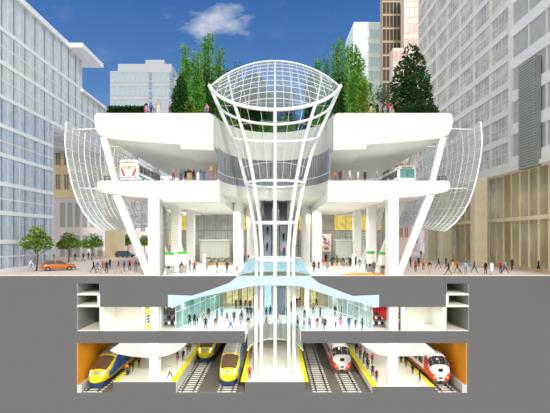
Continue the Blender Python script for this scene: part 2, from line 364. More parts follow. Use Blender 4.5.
# platforms & track beds
BED = mat('track_bed', (112, 106, 98), .9, 0, .12, .8)
for x0, x1, z, n in ((113, 176.4, ZP, 'between the blue and yellow train and the twin tracks'), (245, 305, ZP, 'in the middle under the funnel'), (372, 434, ZQ, 'between the two red and white trains')):
    m = MB(); m.box(X(x0), X(x1), .02, DEEP, z-.05, z+.03); struct(m, 'floor_platform', [CREAM], f'cream platform floor {n}', 'platform')
for x0, x1, n in ((77, 113, 'under the blue and yellow train in the orange tunnel'), (176.4, 245, 'with two tracks beside the middle platform'), (305, 372, 'with two tracks running under the single red and white train'), (434, 467, 'under the red and white train in the orange tunnel')):
    m = MB(); m.box(X(x0)+.02, X(x1)-.02, .02, DEEP, ZT-.05, ZT+.03); struct(m, 'floor_track_bed', [BED], f'grey concrete track bed {n}', 'track bed')
ORA = mat('orange_tunnel', (226, 150, 22), .6, 0, .08, .3)
for px, s_, n in ((77, 1, 'blue and yellow'), (467, -1, 'red and white')):
    x = X(px); m = MB(); m.box(x+.01*s_, x+.1*s_, .03, DEEP, ZT+1.1, Z(343)); struct(m, 'wall_tunnel', [ORA], f'orange tunnel wall beside the {n} train', 'wall')
    m = MB(); m.box(x+.01*s_, x+.6*s_, .03, DEEP, ZT, ZT+1.1); struct(m, 'kerb_tunnel', [mat('kerb_grey', (196, 194, 190), .8)], f'grey kerb at the foot of the orange wall by the {n} train', 'kerb')
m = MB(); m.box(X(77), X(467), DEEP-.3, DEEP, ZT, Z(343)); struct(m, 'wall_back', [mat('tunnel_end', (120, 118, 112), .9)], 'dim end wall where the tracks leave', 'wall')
VA = mat('vault_plaster', (206, 206, 204), .75, 0, .03, .5, spec=.1)
for pts, zf, n in (([(120,343),(109.5,350.5),(115,353.5),(130,356.5),(149,358.2),(149,343)], 0, 'beside the blue and yellow train'), ([(158.3,343),(158.3,357.5),(168,355.6),(179,350.8),(187.5,343)], 0, 'over the twin yellow track platform'),
                   ([(360,343),(369,350),(378,354.5),(388,356.5),(388,343)], 0, 'over the crowded platform edge'), ([(398.3,343),(398.3,356.5),(424,355.8),(436.8,352.8),(425,343)], 0, 'beside the red and white train in the tunnel')):
    m = MB(); m.prism(W(pts), .05, 20); struct(m, 'ceiling_vault', [VA], f'white curved ceiling vault {n}', 'ceiling')

# ------------------------------------------------------------------ hall envelope
HG = glass('hall_grey_glass', (212, 212, 208), .25, .68, .08, .08, .08)
BACKG = glass('hall_back_glass', (222, 221, 213), .9, .05, .06, .2, .12, .5)
WARM = mat('warm_lit_window', (248, 214, 110), .6, 0, .25, 1.2, emit=.35)
BARM = mat('grey_mullion', (150, 150, 148), .5, .2)
for sx, n in ((-1, 'green kiosks'), (1, 'white railing')):
    t = thing('glass_partition', f'tall grey glazed hall partition on the side of the {n}', 'partition', (sx*15.1, 0, 0))
    xx_ = lambda y: sx*(15.1+7.5*(y-.3)/34.6)
    for k in range(9):
        y0 = .3+k*3.85; y1 = min(y0+3.85, 34.9); m = MB(); m.bar((xx_(y0+.1), y0+.1, 4.95), (xx_(y1), y1, 4.95), .04, 9.7); m.build('glass_panel', [HG], t)
        m = MB(); m.bar((xx_(y0), y0, 0), (xx_(y0), y0, 9.8), .12); m.build('post', [BARM], t)
    m = MB()
    for z in (.1, 3.3, 6.5): m.bar((xx_(.3), .3, z), (xx_(34.9), 34.9, z), .08)
    m.build('rail', [BARM], t)
t = thing('curtain_wall', 'tall grey glazed back wall of the hall with warm lit shop windows', 'curtain wall', (0, 35.2, 0))
lit = {(0, 2), (1, 2), (6, 2), (11, 2), (14, 2), (15, 2), (16, 2), (17, 2), (0, 1), (12, 2)}
for i in range(18):
    for j in range(3):
        x0 = -22.5+i*2.5; z0 = .1+j*3.25
        m = MB(); m.box(x0+.06, x0+2.44, 35.2, 35.26, z0+.06, z0+3.2); 
        for q in range(1, 4): m.box(x0+q*.62-.02, x0+q*.62+.02, 35.15, 35.2, z0+.06, z0+3.2, 1)
        m.box(x0, x0+2.5, 35.14, 35.2, z0-.06, z0+.06, 1); m.box(x0-.06, x0+.06, 35.14, 35.2, z0, z0+3.25, 1)
        m.build('window', [WARM if (i, j) in lit else BACKG, BARM], t)
m = MB(); m.box(-7.4, 7.2, 35.2, 35.26, 9.85, ZB-1.55); m.build('clerestory', [BACKG], t)
m = MB(); m.box(-22.5, 22.5, 35.4, 35.6, 0, 9.8); m.build('backing', [mat('shop_interior', (168, 160, 148), .8, 0, .3, .6)], t)

# lightwell glazing between bus deck and roof
LG = glass('lightwell_glass', (150, 152, 154), .55, .3, .15, .1, .15)
t = thing('lightwell_screen', 'half-round dark grey glazed screen around the funnel between bus deck and roof', 'glass screen', (0, 0, ZB))
A = arc(a2+.05, 11.7, 20, cx2)
for k in range(20):
    p, q = A[k], A[k+1]; m = MB(); m.sheet([[(p[0], p[1]+.05, z), (q[0], q[1]+.05, z)] for z in (ZB+.02, Z(146.5)-.02)]); m.build('glass_panel', [LG], t)
    m = MB()
    for u_ in (0, .33, .67): m.bar((p[0]+(q[0]-p[0])*u_, p[1]+(q[1]-p[1])*u_+.05, ZB), (p[0]+(q[0]-p[0])*u_, p[1]+(q[1]-p[1])*u_+.05, Z(146.5)-.02), .09)
    m.build('mullion', [GREYM], t)
m = MB(); m.tube([(x, y+.05, ZB+.1) for x, y in A], .1); m.tube([(x, y+.05, ZB+1.3) for x, y in A], .05); m.build('rail', [STEEL], t)

for y in (13, 21, 29): lamp('escalator_fill_spot', 0, y, ZB-1.7, 420)  # fill spots added to brighten the dark escalators
# lamps the levels have: rows of small downlights under the ceilings
for x in (-18, -12, -7, 7, 12, 18):
    for y in (3, 10, 18, 28):
        if abs(x) < 18 or y > 15: lamp('hall_downlight', x, y, 9.6, 540)
for x in (-12.5, -8.5, -4.5, 4.5, 8.5, 12.5):
    for y in (3, 9, 16): lamp('concourse_downlight', x, y, -2.6 if abs(x) < 6 else -3.9, 250 if abs(x) < 10 else 190)
for y in (3, 9, 16): lamp('concourse_downlight', 0, y+6, -1.8, 270)
for x in (-19.5, -15, -10.5, -5.5, 5.5, 10, 14.5, 18.5):
    for y in (2, 9, 17): lamp('platform_downlight', x, y, Z(343)-.25 if abs(x) < 14 or abs(x) > 19 else Z(358)-.2, 135)
for y in (5, 12): lamp('platform_downlight', 0, y, Z(351), 150)
for x in (-16, 16):
    for y in (7, 18, 30): lamp('bus_deck_downlight', x, y, Z(150)-.7, 260)
for x in (-22.5, 22.5):
    for y in (3, 12): lamp('tunnel_lamp', x+(-1.5 if x < 0 else 1.2), y, Z(343)-.3, 55)
for x0, x1 in ((103, 142), (405, 444)): lamp('room_lamp', (X(x0)+X(x1))/2, 2, Z(307)-.2, 110)

# ------------------------------------------------------------------ the white funnel with its skylight
YC = 3.5
prof = [(Z(382), 2.75), (Z(345), 2.68), (0.0, 2.62), (3.37, 2.58), (7.2, 2.95), (12.7, 4.05), (15.4, 4.75), (17.5, 5.3), (20.6, 6.6), (24.5, 8.35), (26.6, 9.3), (30, 10.3), (36, 11.4)]
def rad(z):
    for (z0, r0), (z1, r1) in zip(prof, prof[1:]):
        if z <= z1: return r0+(r1-r0)*max(0, (z-z0))/(z1-z0)
    return prof[-1][1]
def fp(phi, z, extra=0): r = rad(z)+extra; return Vector((r*math.sin(phi), YC-r*math.cos(phi), z))
def ringz(phi, zc, k):
    z = zc
    for _ in range(60): z = .5*z+.5*(zc-(k*math.cos(phi) if math.cos(phi) > 0 else -k*.9*abs(math.cos(phi))**1.5)*rad(z))
    return z
RIM = (26.6, .78)
t = thing('light_funnel', 'tall white tubular funnel flaring up from the platform to a tilted glass skylight', 'skylight funnel', (0, YC, ZP))
def smooth(zs, n=40): return [zs[0]+(zs[1]-zs[0])*i/n for i in range(n+1)]
for k in range(8):
    phi = 2*PI*k/8; zt = ringz(phi, *RIM)
    m = MB(); m.tube([fp(phi, z) for z in smooth((ZP+.03, zt), 44)], [.22 if k in (0, 1, 7) else .26 if k in (2, 6) else .16]*45, 10); m.build('rib', [STEEL], t)
for k in range(24):
    if k % 3 == 0: continue
    phi = 2*PI*k/24
    if math.cos(phi) > -.05: continue
    zt = ringz(phi, *RIM); m = MB(); m.tube([fp(phi, z) for z in smooth((14, zt), 24)], .04, 6); m.build('lattice_bar', [STEEL], t)
for z in (18, 21, 24, 27, 30):
    m = MB(); pts = [fp(PI/2+PI*i/30, ringz(PI/2+PI*i/30, z-3, .35)) for i in range(31)]; m.tube(pts, .04, 6); m.build('lattice_bar', [STEEL], t)
full = [2*PI*i/72 for i in range(72)]
m = MB(); m.tube([fp(p, ringz(p, *RIM)) for p in full if math.cos(p) > -.12] and [fp(-1.7+3.4*i/48, ringz(-1.7+3.4*i/48, *RIM)) for i in range(49)], .23, 10); m.build('rim', [STEEL], t)
m = MB(); m.tube([fp(1.7+(2*PI-3.4)*i/48, ringz(1.7+(2*PI-3.4)*i/48, *RIM)) for i in range(49)], .14, 8); m.build('rim', [STEEL], t)
for zc, k, sp, r in ((24.0, .72, 1.6, .17), (19.3, .33, PI/2, .17)):
    m = MB(); m.tube([fp(-sp+2*sp*i/48, ringz(-sp+2*sp*i/48, zc, k)) for i in range(49)], r, 8); m.build('ring', [STEEL], t)
for z in (12.7, 7.2, 2.0):
    m = MB(); m.tube([fp(p, z) for p in full], .17, 8, closed=True); m.build('ring', [STEEL], t)
for z in (ZP+.12,):
    m = MB(); m.tube([fp(p, z) for p in full], .12, 8, closed=True); m.build('ring', [STEEL], t)
# skylight grid over the tilted rim
SKG = glass('skylight_glass', (232, 240, 246), .2, .76, .08, .05, .03)
NU = 16; cols_ = []
def on_rim(x, back):
    lo, hi = (PI/2, PI) if back else (0, PI/2)
    for _ in range(40):
        md = (lo+hi)/2; p = fp(md, ringz(md, *RIM))
        if (p.x > x) == back: lo = md
        else: hi = md
    return fp((lo+hi)/2, ringz((lo+hi)/2, *RIM))
xm = fp(PI/2, 26.6).x*.985
for j in range(NU+1):
    u_ = -1+2*j/NU; ax = abs(u_)*xm; bk, fr = on_rim(ax, True), on_rim(ax, False)
    if u_ < 0: bk.x, fr.x = -bk.x, -fr.x
    cols_.append((bk, fr))
def along(j, q): 
    bk, fr = cols_[j]; p = bk.lerp(fr, q); p.z += .9*4*q*(1-q)*(1-(abs(-1+2*j/NU))**2)*.5; return p
sk = MB(); sk.sheet([[tuple(along(j, i/8)) for i in range(9)] for j in range(NU+1)]); sk = sk.build('skylight', [SKG], t)
for j in range(NU+1):
    m = MB(); m.tube([along(j, i/8) for i in range(9)], .03 if j != NU//2 else .07, 6); m.build('grid_bar', [STEEL], sk)
for k in range(1, 9):
    d_ = 2.35*k; pts = []
    for j in range(NU+1):
        ln = (cols_[j][1]-cols_[j][0]).length
        if ln > d_: pts.append(along(j, d_/ln))
    if len(pts) > 2: m = MB(); m.tube(pts, .042, 6); m.build('grid_bar', [STEEL], sk)

# ------------------------------------------------------------------ curved glass awnings
AWG = glass('awning_glass', (232, 238, 240), .55, .4, .12, .05, .06)
def awning(f, sd_):
    prof_ = [f(p) for p in ((66.5,122),(65.5,132),(65,142),(66,154),(68.2,167),(71,180),(74,191),(78,202),(84,213),(92,223),(102,231))]
    px = [P(*p) for p in prof_]
    def pt(u_, Y):
        wv = 1-.0042*Y; q = u_*10*wv; i = min(int(q), 9); k = q-i
        return Vector((px[i][0]*(1-k)+px[i+1][0]*k, Y, px[i][1]*(1-k)+px[i+1][1]*k))
    t = thing('glass_awning', f'big curved glass awning with white ribs outside the decks, {sd_} side', 'awning', (px[0][0], 0, px[0][1]))
    NY, NUu = 36, 20
    m = MB(); m.sheet([[tuple(pt(u_/NUu, 1.0*Y)) for u_ in range(NUu+1)] for Y in range(NY+1)]); m.build('glass_skin', [AWG], t)
    for Y in range(0, 37, 2):
        m = MB(); m.tube([pt(u_/NUu, Y) for u_ in range(NUu+1)], .10 if Y % 6 == 0 else .055, 7); m.build('rib', [STEEL], t)
    for u_ in [k/12 for k in range(13)]:
        m = MB(); m.tube([pt(u_, Y) for Y in range(NY+1)], .08 if u_ in (0, 1) else .055, 6); m.build('purlin', [STEEL], t)
    sx = 1 if px[0][0] > 0 else -1
    for Y in (2, 14, 27):     # arms to the decks
        for u_, xe, ze in ((.04, 24.0, Z(125)), (.565, 23.6, Z(187))):
            m = MB(); m.tube([pt(u_, Y), (sx*xe, Y, ze)], .08, 7); m.build('arm', [STEEL], t)
awning(lambda p: p, 'tan corner building'); awning(lambda p: (547-p[0], p[1]), 'beige colonnade')

# ------------------------------------------------------------------ buses
TEALG = mat('teal_window', (86, 140, 142), .12, 0, .2, .8, spec=.8)
DKG = mat('dark_window', (62, 70, 78), .12, 0, .15, .8, spec=.8)
BUSW = mat('bus_white', (246, 246, 242), .35, 0, .015, spec=.5)
RED = mat('signal_red', (222, 40, 34), .5, 0, .05)
def bus(x, Y, zb, label, chev, wind):
    t = thing('bus', label, 'bus', (x, Y, zb))
    def rr(y, w, z0, z1, q):
        return [(x-w+q, Y+y, zb+z0), (x+w-q, Y+y, zb+z0), (x+w, Y+y, zb+z0+q), (x+w, Y+y, zb+z1-q), (x+w-q, Y+y, zb+z1), (x-w+q, Y+y, zb+z1), (x-w, Y+y, zb+z1-q), (x-w, Y+y, zb+z0+q)]
    m = MB(); m.rings([rr(0, 1.2, .35, 2.85, .15), rr(.12, 1.27, .3, 3.0, .18), rr(11.9, 1.27, .3, 3.0, .18), rr(12, 1.2, .35, 2.9, .15)]); m.build('body', [BUSW], t)
    m = MB(); m.box(x-1.05, x+1.05, Y-.03, Y+.05, zb+(1.75 if chev else 1.15), zb+(2.2 if chev else 2.45)); ws = m.build('windscreen', [wind], t)
    m = MB(); m.box(x-.03, x+.03, Y-.05, Y, zb+1.3 if not chev else zb+1.76, zb+2.2); m.build('centre_bar', [DARKM], ws)
    m = MB(); m.box(x-.75, x+.75, Y-.03, Y+.05, zb+2.5, zb+2.76); m.build('destination_sign', [mat('amber_sign', (180, 160, 110), .5)], t)
    if chev:
        for s_ in (-1, 1):
            m = MB(); m.add([(x+s_*1.12, Y-.02, zb+1.75), (x+s_*.82, Y-.02, zb+1.75), (x+s_*.42, Y-.02, zb+.75), (x+s_*.72, Y-.02, zb+.75)], [(0, 1, 2, 3)]); m.build('chevron', [RED], t)['label'] = 'slanted red stripe'
        m = MB(); m.box(x-.4, x+.4, Y-.03, Y, zb+.5, zb+.7); m.build('number_plate', [GREYM], t)
    for s_ in (-1, 1):
        m = MB(); m.rbox(x+s_*.95-.16, x+s_*.95+.16, Y-.05, Y+.05, zb+.5, zb+.68, .03); m.build('lamp', [RED if chev else mat('lamp_glass', (240, 240, 225), .2)], t)
        for k in range(6):
            m = MB(); m.box(x+s_*1.26, x+s_*1.29, Y+.7+k*1.85, Y+2.35+k*1.85, zb+1.35, zb+2.4); m.build('side_window', [DKG], t)
        m = MB(); m.box(x+s_*1.26, x+s_*1.285, Y+.3, Y+11.7, zb+.75, zb+1.0); m.build('side_stripe', [mat('teal_stripe', (60, 170, 150), .5)], t)
        for yy in (2.4, 9.2):
            m = MB(); m.wheel(x+s_*1.12, Y+yy, zb+.48, .48, .3); wh = m.build('wheel', [BLACK], t)
            m = MB(); m.wheel(x+s_*1.27, Y+yy, zb+.48, .22, .04); m.build('hub', [GREYM], wh)
        m = MB(); m.tube([(x+s_*1.2, Y, zb+2.5), (x+s_*1.5, Y-.2, zb+2.45), (x+s_*1.5, Y-.22, zb+2.1)], .04, 6); m.build('mirror', [DARKM], t)
    m = MB(); m.rbox(x-.8, x+.8, Y+2, Y+5.5, zb+3.0, zb+3.25, .1); m.build('roof_unit', [BUSW], t)
bus(-19.9, 1.2, ZB, 'white bus with red chevrons on its end, parked on the upper deck', True, mat('beige_window', (196, 190, 160), .2, 0, .1))
bus(19.4, 6.0, ZB, 'bus with a wide teal windscreen parked on the upper deck', False, TEALG)
for s_, n in ((-1, 'white bus with red chevrons'), (1, 'bus with the teal windscreen')):
    t = thing('guard_rail', f'dark guard rail at the deck edge by the {n}', 'railing', (s_*22.5, 1, ZB))
    m = MB(); m.tube([(s_*23.1, 1, ZB+.75), (s_*21.4, 1.0, ZB+.55)], .05, 6); m.tube([(s_*23.1, 1, ZB+.45), (s_*21.4, 1.0, ZB+.25)], .04, 6); m.build('rail', [DARKM], t)
    for q in (0, .5, 1):
        m = MB(); xx = s_*(23.1-1.7*q); m.tube([(xx, 1, ZB), (xx, 1, ZB+.8-.2*q)], .06, 6); m.build('post', [DARKM], t)
    m = MB()
    t = thing('deck_railing', f'long pale inclined glass railing beside the {n}', 'railing', (s_*18, 14, ZB))
    for k in range(8):
        y0 = 8+k*3.0; xx = s_*(17.2-.05*k); m = MB(); m.box(xx-.03, xx+.03, y0+.1, y0+2.9, ZB+.15, ZB+1.1); m.build('glass_panel', [HG], t)
        m = MB(); m.box(xx-.06, xx+.06, y0-.06, y0+.06, ZB, ZB+1.2); m.build('post', [STEEL], t)
    m = MB(); m.tube([(s_*17.2, 8, ZB+1.2), (s_*16.85, 32, ZB+1.2)], .06, 6); m.build('handrail', [STEEL], t)

# ------------------------------------------------------------------ trains
TY = mat('train_yellow', (246, 226, 30), .3, 0, .02, spec=.5); TB = mat('train_blue', (58, 108, 214), .3, 0, .06, spec=.5); TG = mat('train_silver', (186, 190, 190), .35, .3, .05)
TWIN = mat('brown_windscreen', (104, 76, 62), .08, 0, .15, .7, spec=.9); TWD = mat('black_windscreen', (44, 46, 50), .1, 0, .15, spec=.9)
TW = mat('train_white', (244, 243, 240), .3, 0, .02, spec=.5); TR = mat('train_red', (226, 62, 34), .35, 0, .06, spec=.5); HL = mat('headlight', (255, 246, 220), .2, 0, .02, emit=.6); HLO = mat('orange_headlight', (255, 170, 90), .2, 0, .02, emit=.6)
def interp(keys, y):
    for a, b in zip(keys, keys[1:]):
        if y <= b[0]:
            q = (y-a[0])/(b[0]-a[0]); return [a[k]+(b[k]-a[k])*q for k in range(1, len(a))]
    return keys[-1][1:]
def loft_sections(keys, ys, NJ, x, Y, z0, n_of):
    out = []
    for y in ys:
        w_, zb, zt = interp(keys, y); n = n_of(y); zc = zb+(zt-zb)*.42; r = []
        for j in range(NJ):
            a = 2*PI*j/NJ; c, s_ = math.cos(a), math.sin(a)
            r.append((x+w_*math.copysign(abs(c)**(2/n), c), Y+y, z0+zc+((zt-zc) if s_ > 0 else (zc-zb))*math.copysign(abs(s_)**(2/n), s_)))
        out.append(r)
    return out
def train(kind, x, Y, label, group=None, length=24):
    zr = ZT+.33
    t = thing('train', label, 'train', (x, Y, zr), group)
    NJ = 40
    if kind == 'yellow':
        keys = [(0, .5, .75, 1.2), (.25, .8, .55, 1.5), (.7, 1.08, .42, 1.85), (1.4, 1.3, .35, 2.2), (2.4, 1.42, .32, 2.6), (3.6, 1.47, .3, 3.05), (5, 1.5, .3, 3.5), (6.5, 1.5, .3, 3.75), (8, 1.5, .3, 3.8), (length, 1.5, .3, 3.8)]
        ys = [0, .1, .25, .45, .7, 1, 1.4, 1.8, 2.1, 2.4, 2.7, 3, 3.3, 3.6, 4, 4.4, 4.8, 5.2, 5.6, 6, 6.5, 7, 8, 10, 13, 16, 20, length]
        nof = lambda y: 2.2+min(y, 6)/6*1.6
        def mi(y, a):
            s_ = math.sin(a); c = abs(math.cos(a))
            if y > 4.8 and s_ > .8: return 2
            if y > 1.8 and -.12 < s_ < min(.72, .02+.11*y): return 1
            if .45 < y < 1.2 and s_ > .93: return 2
            return 0
        win = (1.2, 4.6, .62); mats = [TY, TB, TG]; wm = TWIN
    else:
        keys = [(0, 1.15, .45, 1.9), (.12, 1.36, .38, 2.2), (.5, 1.45, .35, 2.75), (1.1, 1.49, .33, 3.35), (1.7, 1.5, .3, 3.75), (2.6, 1.5, .3, 3.9), (length, 1.5, .3, 3.9)]
        ys = [0, .05, .12, .25, .4, .5, .7, .9, 1.1, 1.4, 1.7, 2.1, 2.6, 3.2, 4, 6, 9, 12, 15, 18, 21, length]
        nof = lambda y: 3.4
        def mi(y, a):
            s_ = math.sin(a); c = abs(math.cos(a))
            if y < 2.6 and c > .36 and s_ < .22+.2*y: return 1
            if y >= 2.4 and -.5 < s_ < -.1: return 1
            if y > 3 and s_ > .9: return 2
            return 0
        win = (.3, 1.5, .42); mats = [TW, TR, TG]; wm = TWD
    sec = loft_sections(keys, ys, NJ, x, Y, zr, nof)
    m = MB(); vs_ = [p for r in sec for p in r]; fs = []; ms = []
    for i in range(len(ys)-1):
        for j in range(NJ):
            k = (j+1) % NJ; m.f.append((i*NJ+j, i*NJ+k, (i+1)*NJ+k, (i+1)*NJ+j)); m.m.append(mi((ys[i]+ys[i+1])/2, 2*PI*(j+.5)/NJ)); m.sm.append(True)
    m.v = vs_; m.f.append(tuple(reversed(range(NJ)))); m.m.append(0); m.sm.append(False)
    m.f.append(tuple((len(ys)-1)*NJ+j for j in range(NJ))); m.m.append(0); m.sm.append(False)
    m.build('body', mats, t)
    # windscreen: a shell following the cab
    m = MB(); off = .035
    ii = [i for i in range(len(ys)) if win[0] <= ys[i] <= win[1]]
    jj = [j for j in range(NJ) if math.sin(2*PI*j/NJ) > win[2]] if kind == 'yellow' else [j for j in range(NJ) if math.sin(2*PI*j/NJ) > .45]
    m.sheet([[(sec[i][j][0], sec[i][j][1]-off*.8, sec[i][j][2]+off) for j in jj] for i in ii]); wsc = m.build('windscreen', [wm], t)
    if kind == 'yellow':
        for s_ in (-1, 1):
            m = MB()
            for k in (3, 4): pass
            i0 = 5; jx = 4 if s_ > 0 else 16
            a, b = Vector(sec[i0-2][jx]), Vector(sec[i0+1][jx+(1 if s_ > 0 else -1)]); m.tube([a+Vector((0, -.03, .03)), b+Vector((0, -.03, .03))], [.1, .16], 8); m.build('headlight', [HL], t)
            m = MB(); m.box(x+s_*1.475, x+s_*1.515, Y+8, Y+length-.4, zr+1.9, zr+2.7); m.build('side_window', [DKG], t)
            m = MB(); m.box(x+s_*1.46, x+s_*1.52, Y+7, Y+length-.4, zr+.55, zr+.95); m.build('side_stripe', [TY], t)
        m = MB(); m.rings([[(x-.9, Y+.55, zr-.02), (x+.9, Y+.55, zr-.02), (x+.9, Y+.55, zr+.5), (x-.9, Y+.55, zr+.5)], [(x-1.25, Y+2.2, zr-.02), (x+1.25, Y+2.2, zr-.02), (x+1.25, Y+2.2, zr+.5), (x-1.25, Y+2.2, zr+.5)]]); m.build('snow_plough', [mat('plough_blue', (40, 66, 120), .5)], t)
        m = MB(); m.rbox(x-.3, x+.3, Y+6.8, Y+9, zr+3.75, zr+4.0, .08); m.build('roof_unit', [TG], t)
    else:
        for k in range(5):
            j = jj[0]+round((len(jj)-1)*k/4); m = MB(); m.tube([(sec[i][j][0], sec[i][j][1]-.06, sec[i][j][2]+.05) for i in ii], .035, 6); m.build('windscreen_bar', [TG], wsc)
        m = MB(); m.rbox(x-.32, x+.32, Y-.04, Y+.3, zr+1.72, zr+2.15, .04); m.build('front_panel', [BLACK], t)
        m = MB(); m.rbox(x-.28, x+.28, Y-.06, Y+.2, zr+.75, zr+.95, .03); m.build('front_panel', [BLACK], t)
        for s_ in (-1, 1):
            m = MB(); m.prism([(x+s_*a, zr+b) for a, b in ((.4, .5), (1.12, .6), (1.3, 1.55), (1.05, 1.5), (.75, 1.15))], Y-.04, Y+.35); m.build('corner_panel', [TR], t)['label'] = 'red corner panel round the headlight'
            m = MB(); m.ball((x+s_*.9, Y-.02, zr+.95), .17, 8); m.build('headlight', [HLO], t)
            for k in range(8):
                m = MB(); m.box(x+s_*1.48, x+s_*1.515, Y+3.2+k*2.5, Y+5.2+k*2.5, zr+1.9, zr+2.8); m.build('side_window', [DKG], t)
        m = MB(); m.rings([[(x-1.05, Y+.1, zr+.03), (x+1.05, Y+.1, zr+.03), (x+1.15, Y+.1, zr+.45), (x-1.15, Y+.1, zr+.45)], [(x-1.2, Y+1.4, zr+.03), (x+1.2, Y+1.4, zr+.03), (x+1.2, Y+1.4, zr+.45), (x-1.2, Y+1.4, zr+.45)]]); m.build('snow_plough', [mat('plough_brown', (96, 82, 70), .7)], t)
        m = MB(); m.box(x-.14, x+.14, Y-.4, Y+.2, zr+.25, zr+.5); m.build('coupler', [DARKM], t)
    for yy in (3.4, 6.0, 17, 19.6):
        for s_ in (-1, 1):
            m = MB(); m.wheel(x+s_*.75, Y+yy, zr+.42, .42, .14); m.build('wheel', [DARKM], t)
XT = (X(98.5, 2.5), -11.4, -6.35, 10.1, 22.05)
train('yellow', X(97.5, 2), .9, 'yellow and blue streamlined train standing in the orange tunnel')
train('yellow', -11.55, 13.5, 'yellow and blue train set far back on the outer twin track')
train('yellow', -6.5, 1.6, 'yellow train with brown windscreen, standing beside the middle platform')
train('red', 10.15, 8.0, 'red and white train with black windscreen, standing on open tracks')
train('red', X(441, 2.5), 2.6, 'red and white train standing in the tunnel with the orange wall')
RAIL = mat('rail_steel', (96, 98, 102), .4, .5); SLP = mat('sleeper_concrete', (226, 222, 212), .85, 0, .06)
sleeper_me = None
for x, n in ((X(97.5, 2), 'under the train in the orange tunnel by the yellow strip'), (-11.7, 'outer of the twin tracks, next to the yellow-edged platform wall'), (-6.5, 'inner of the twin tracks, under the yellow train by the middle platform'),
             (6.3, 'empty, next to the middle platform edge'), (10.3, 'under the red and white train on open tracks'), (X(441, 2.5), 'under the red and white train in the tunnel')):
    t = thing('rail_track', 'railway track '+n, 'railway track', (x, .1, ZT))
    for s_ in (-1, 1):
        m = MB(); m.rings([[(x+s_*.75+a, y, ZT+b) for a, b in ((-.08, .15), (.08, .15), (.03, .2), (.05, .33), (-.05, .33), (-.03, .2))] for y in (.06, 29.5)]); m.build('rail', [RAIL], t)
    for k in range(31):
        if k == 0: m = MB(); m.rbox(x-1.25, x+1.25, .2, .52, ZT+.02, ZT+.11, .03); s0 = m.build('sleeper', [SLP], t)
        else: c = s0.copy(); C.objects.link(c); c.parent = t; c.location = (0, k*.95, 0)
def strip(px, w_, z, side, label, Y1=DEEP-.5):
    x = X(px); m = MB(); m.box(x, x+side*w_, .0, Y1, z+.02, z+.09); tag(m.build('safety_strip', [YEL]), label, 'safety strip')
strip(113.2, .55, ZP, 1, 'yellow safety strip on the platform edge beside the train in the orange tunnel')
strip(176.6, .75, ZP, -1, 'yellow safety strip on the platform edge beside the outer twin track')
strip(240.5, .75, ZP, 1, 'yellow safety strip on the middle platform beside the yellow train')
strip(308.5, .55, ZP, -1, 'yellow safety strip on the middle platform beside the empty track')
strip(371.5, .8, ZQ, 1, 'yellow safety strip beside the red and white train on open tracks')
strip(434.5, .6, ZQ, -1, 'yellow safety strip beside the red and white train in the tunnel')

# ------------------------------------------------------------------ buildings round the square
FG = glass('facade_blue_glass', (238, 247, 252), .9, .06, .05, .3, .06, .9)
FGT = glass('facade_deep_glass', (222, 234, 247), .9, .06, .06, .3, .08, .8)
MUL = mat('white_mullion', (246, 249, 252), .5, 0, .01)
FA = -39.5
t = thing('glass_office', 'long pale blue glass office with white floor bands and an overhanging flat roof', 'building', (FA, 2, 0))
LEV = [0, 4.2, 8.4, 12.6, 16.8, 21.0, 25.2, 30.1, 35.0, 41.2]
def facade_window(sx, x, y0, y1, z0, z1, gm, mm, panes, name='window', parent=None, bandh=.55, tr=0.0):
    """one bay: pane, its mullions and the band under it"""
    m = MB(); m.box(x-.03, x+.03, y0, y1, z0+bandh, z1)
    for q in range(panes+1):
        yy = y0+(y1-y0)*q/panes; wd = .12 if q in (0, panes) else .07; m.box(x, x-sx*.05, yy-wd/2, yy+wd/2, z0+bandh, z1, 1)
    m.box(x+.05*sx, x-sx*.1, y0, y1, z0, z0+bandh, 1)
    if tr: zz = z0+(z1-z0)*tr; m.box(x, x-sx*.06, y0, y1, zz-.09, zz+.09, 1)
    return m.build(name, [gm, mm], parent)
for j in range(9):
    n = 6 if j < 6 else (15 if j < 8 else 10)
    for i in range(n):
        facade_window(-1, FA, 2+i*3, 5+i*3, LEV[j], LEV[j+1], FGT if j < 6 else FG, MUL, 2, 'window', t, .6, .55 if j in (0, 2, 4, 6, 7) else 0)
INW = mat('office_interior', (206, 216, 226), .8, 0, .28, .22)
m = MB(); m.box(-60, FA-1.6, 2, 20, 0, 25.2); m.box(-60, FA-1.6, 2, 47, 25.2, 35); m.box(-60, FA-1.6, 2, 32, 35, 41.2); m.build('core', [INW], t)
m = MB()
for j in range(1, 10):
    n = 20 if j < 6 else (47 if j < 9 else 32); m.box(FA-1.7, FA-.06, 2, n, LEV[j]-.35, LEV[j]+.1)
m.build('floor_slab', [MUL], t)
m = MB(); m.box(-60, FA-.06, 46.8, 46.95, 25.2, 35); m.box(-60, FA-.06, 31.9, 32.05, 35, 41.2); m.box(-60, FA-.06, 19.9, 20.05, 0, 25.2); m.build('end_wall', [mat('end_wall_white', (226, 232, 236), .7, 0, .05)], t)
m = MB(); m.slab([(-70, -12), (-39.0, -12), (-39.0, 33), (-70, 33)], 41.2, 42.1); m.build('roof', [MUL], t)
m = MB(); m.slab([(-46, 25.6), (-36.6, 25.6), (-36.6, 36), (-46, 36)], 41.3, 42.15); m.build('roof_wing', [MUL], t)
m = MB(); m.box(FA-.1, FA+.5, 31.5, 47.2, 34.8, 35.3); m.build('parapet', [MUL], t)

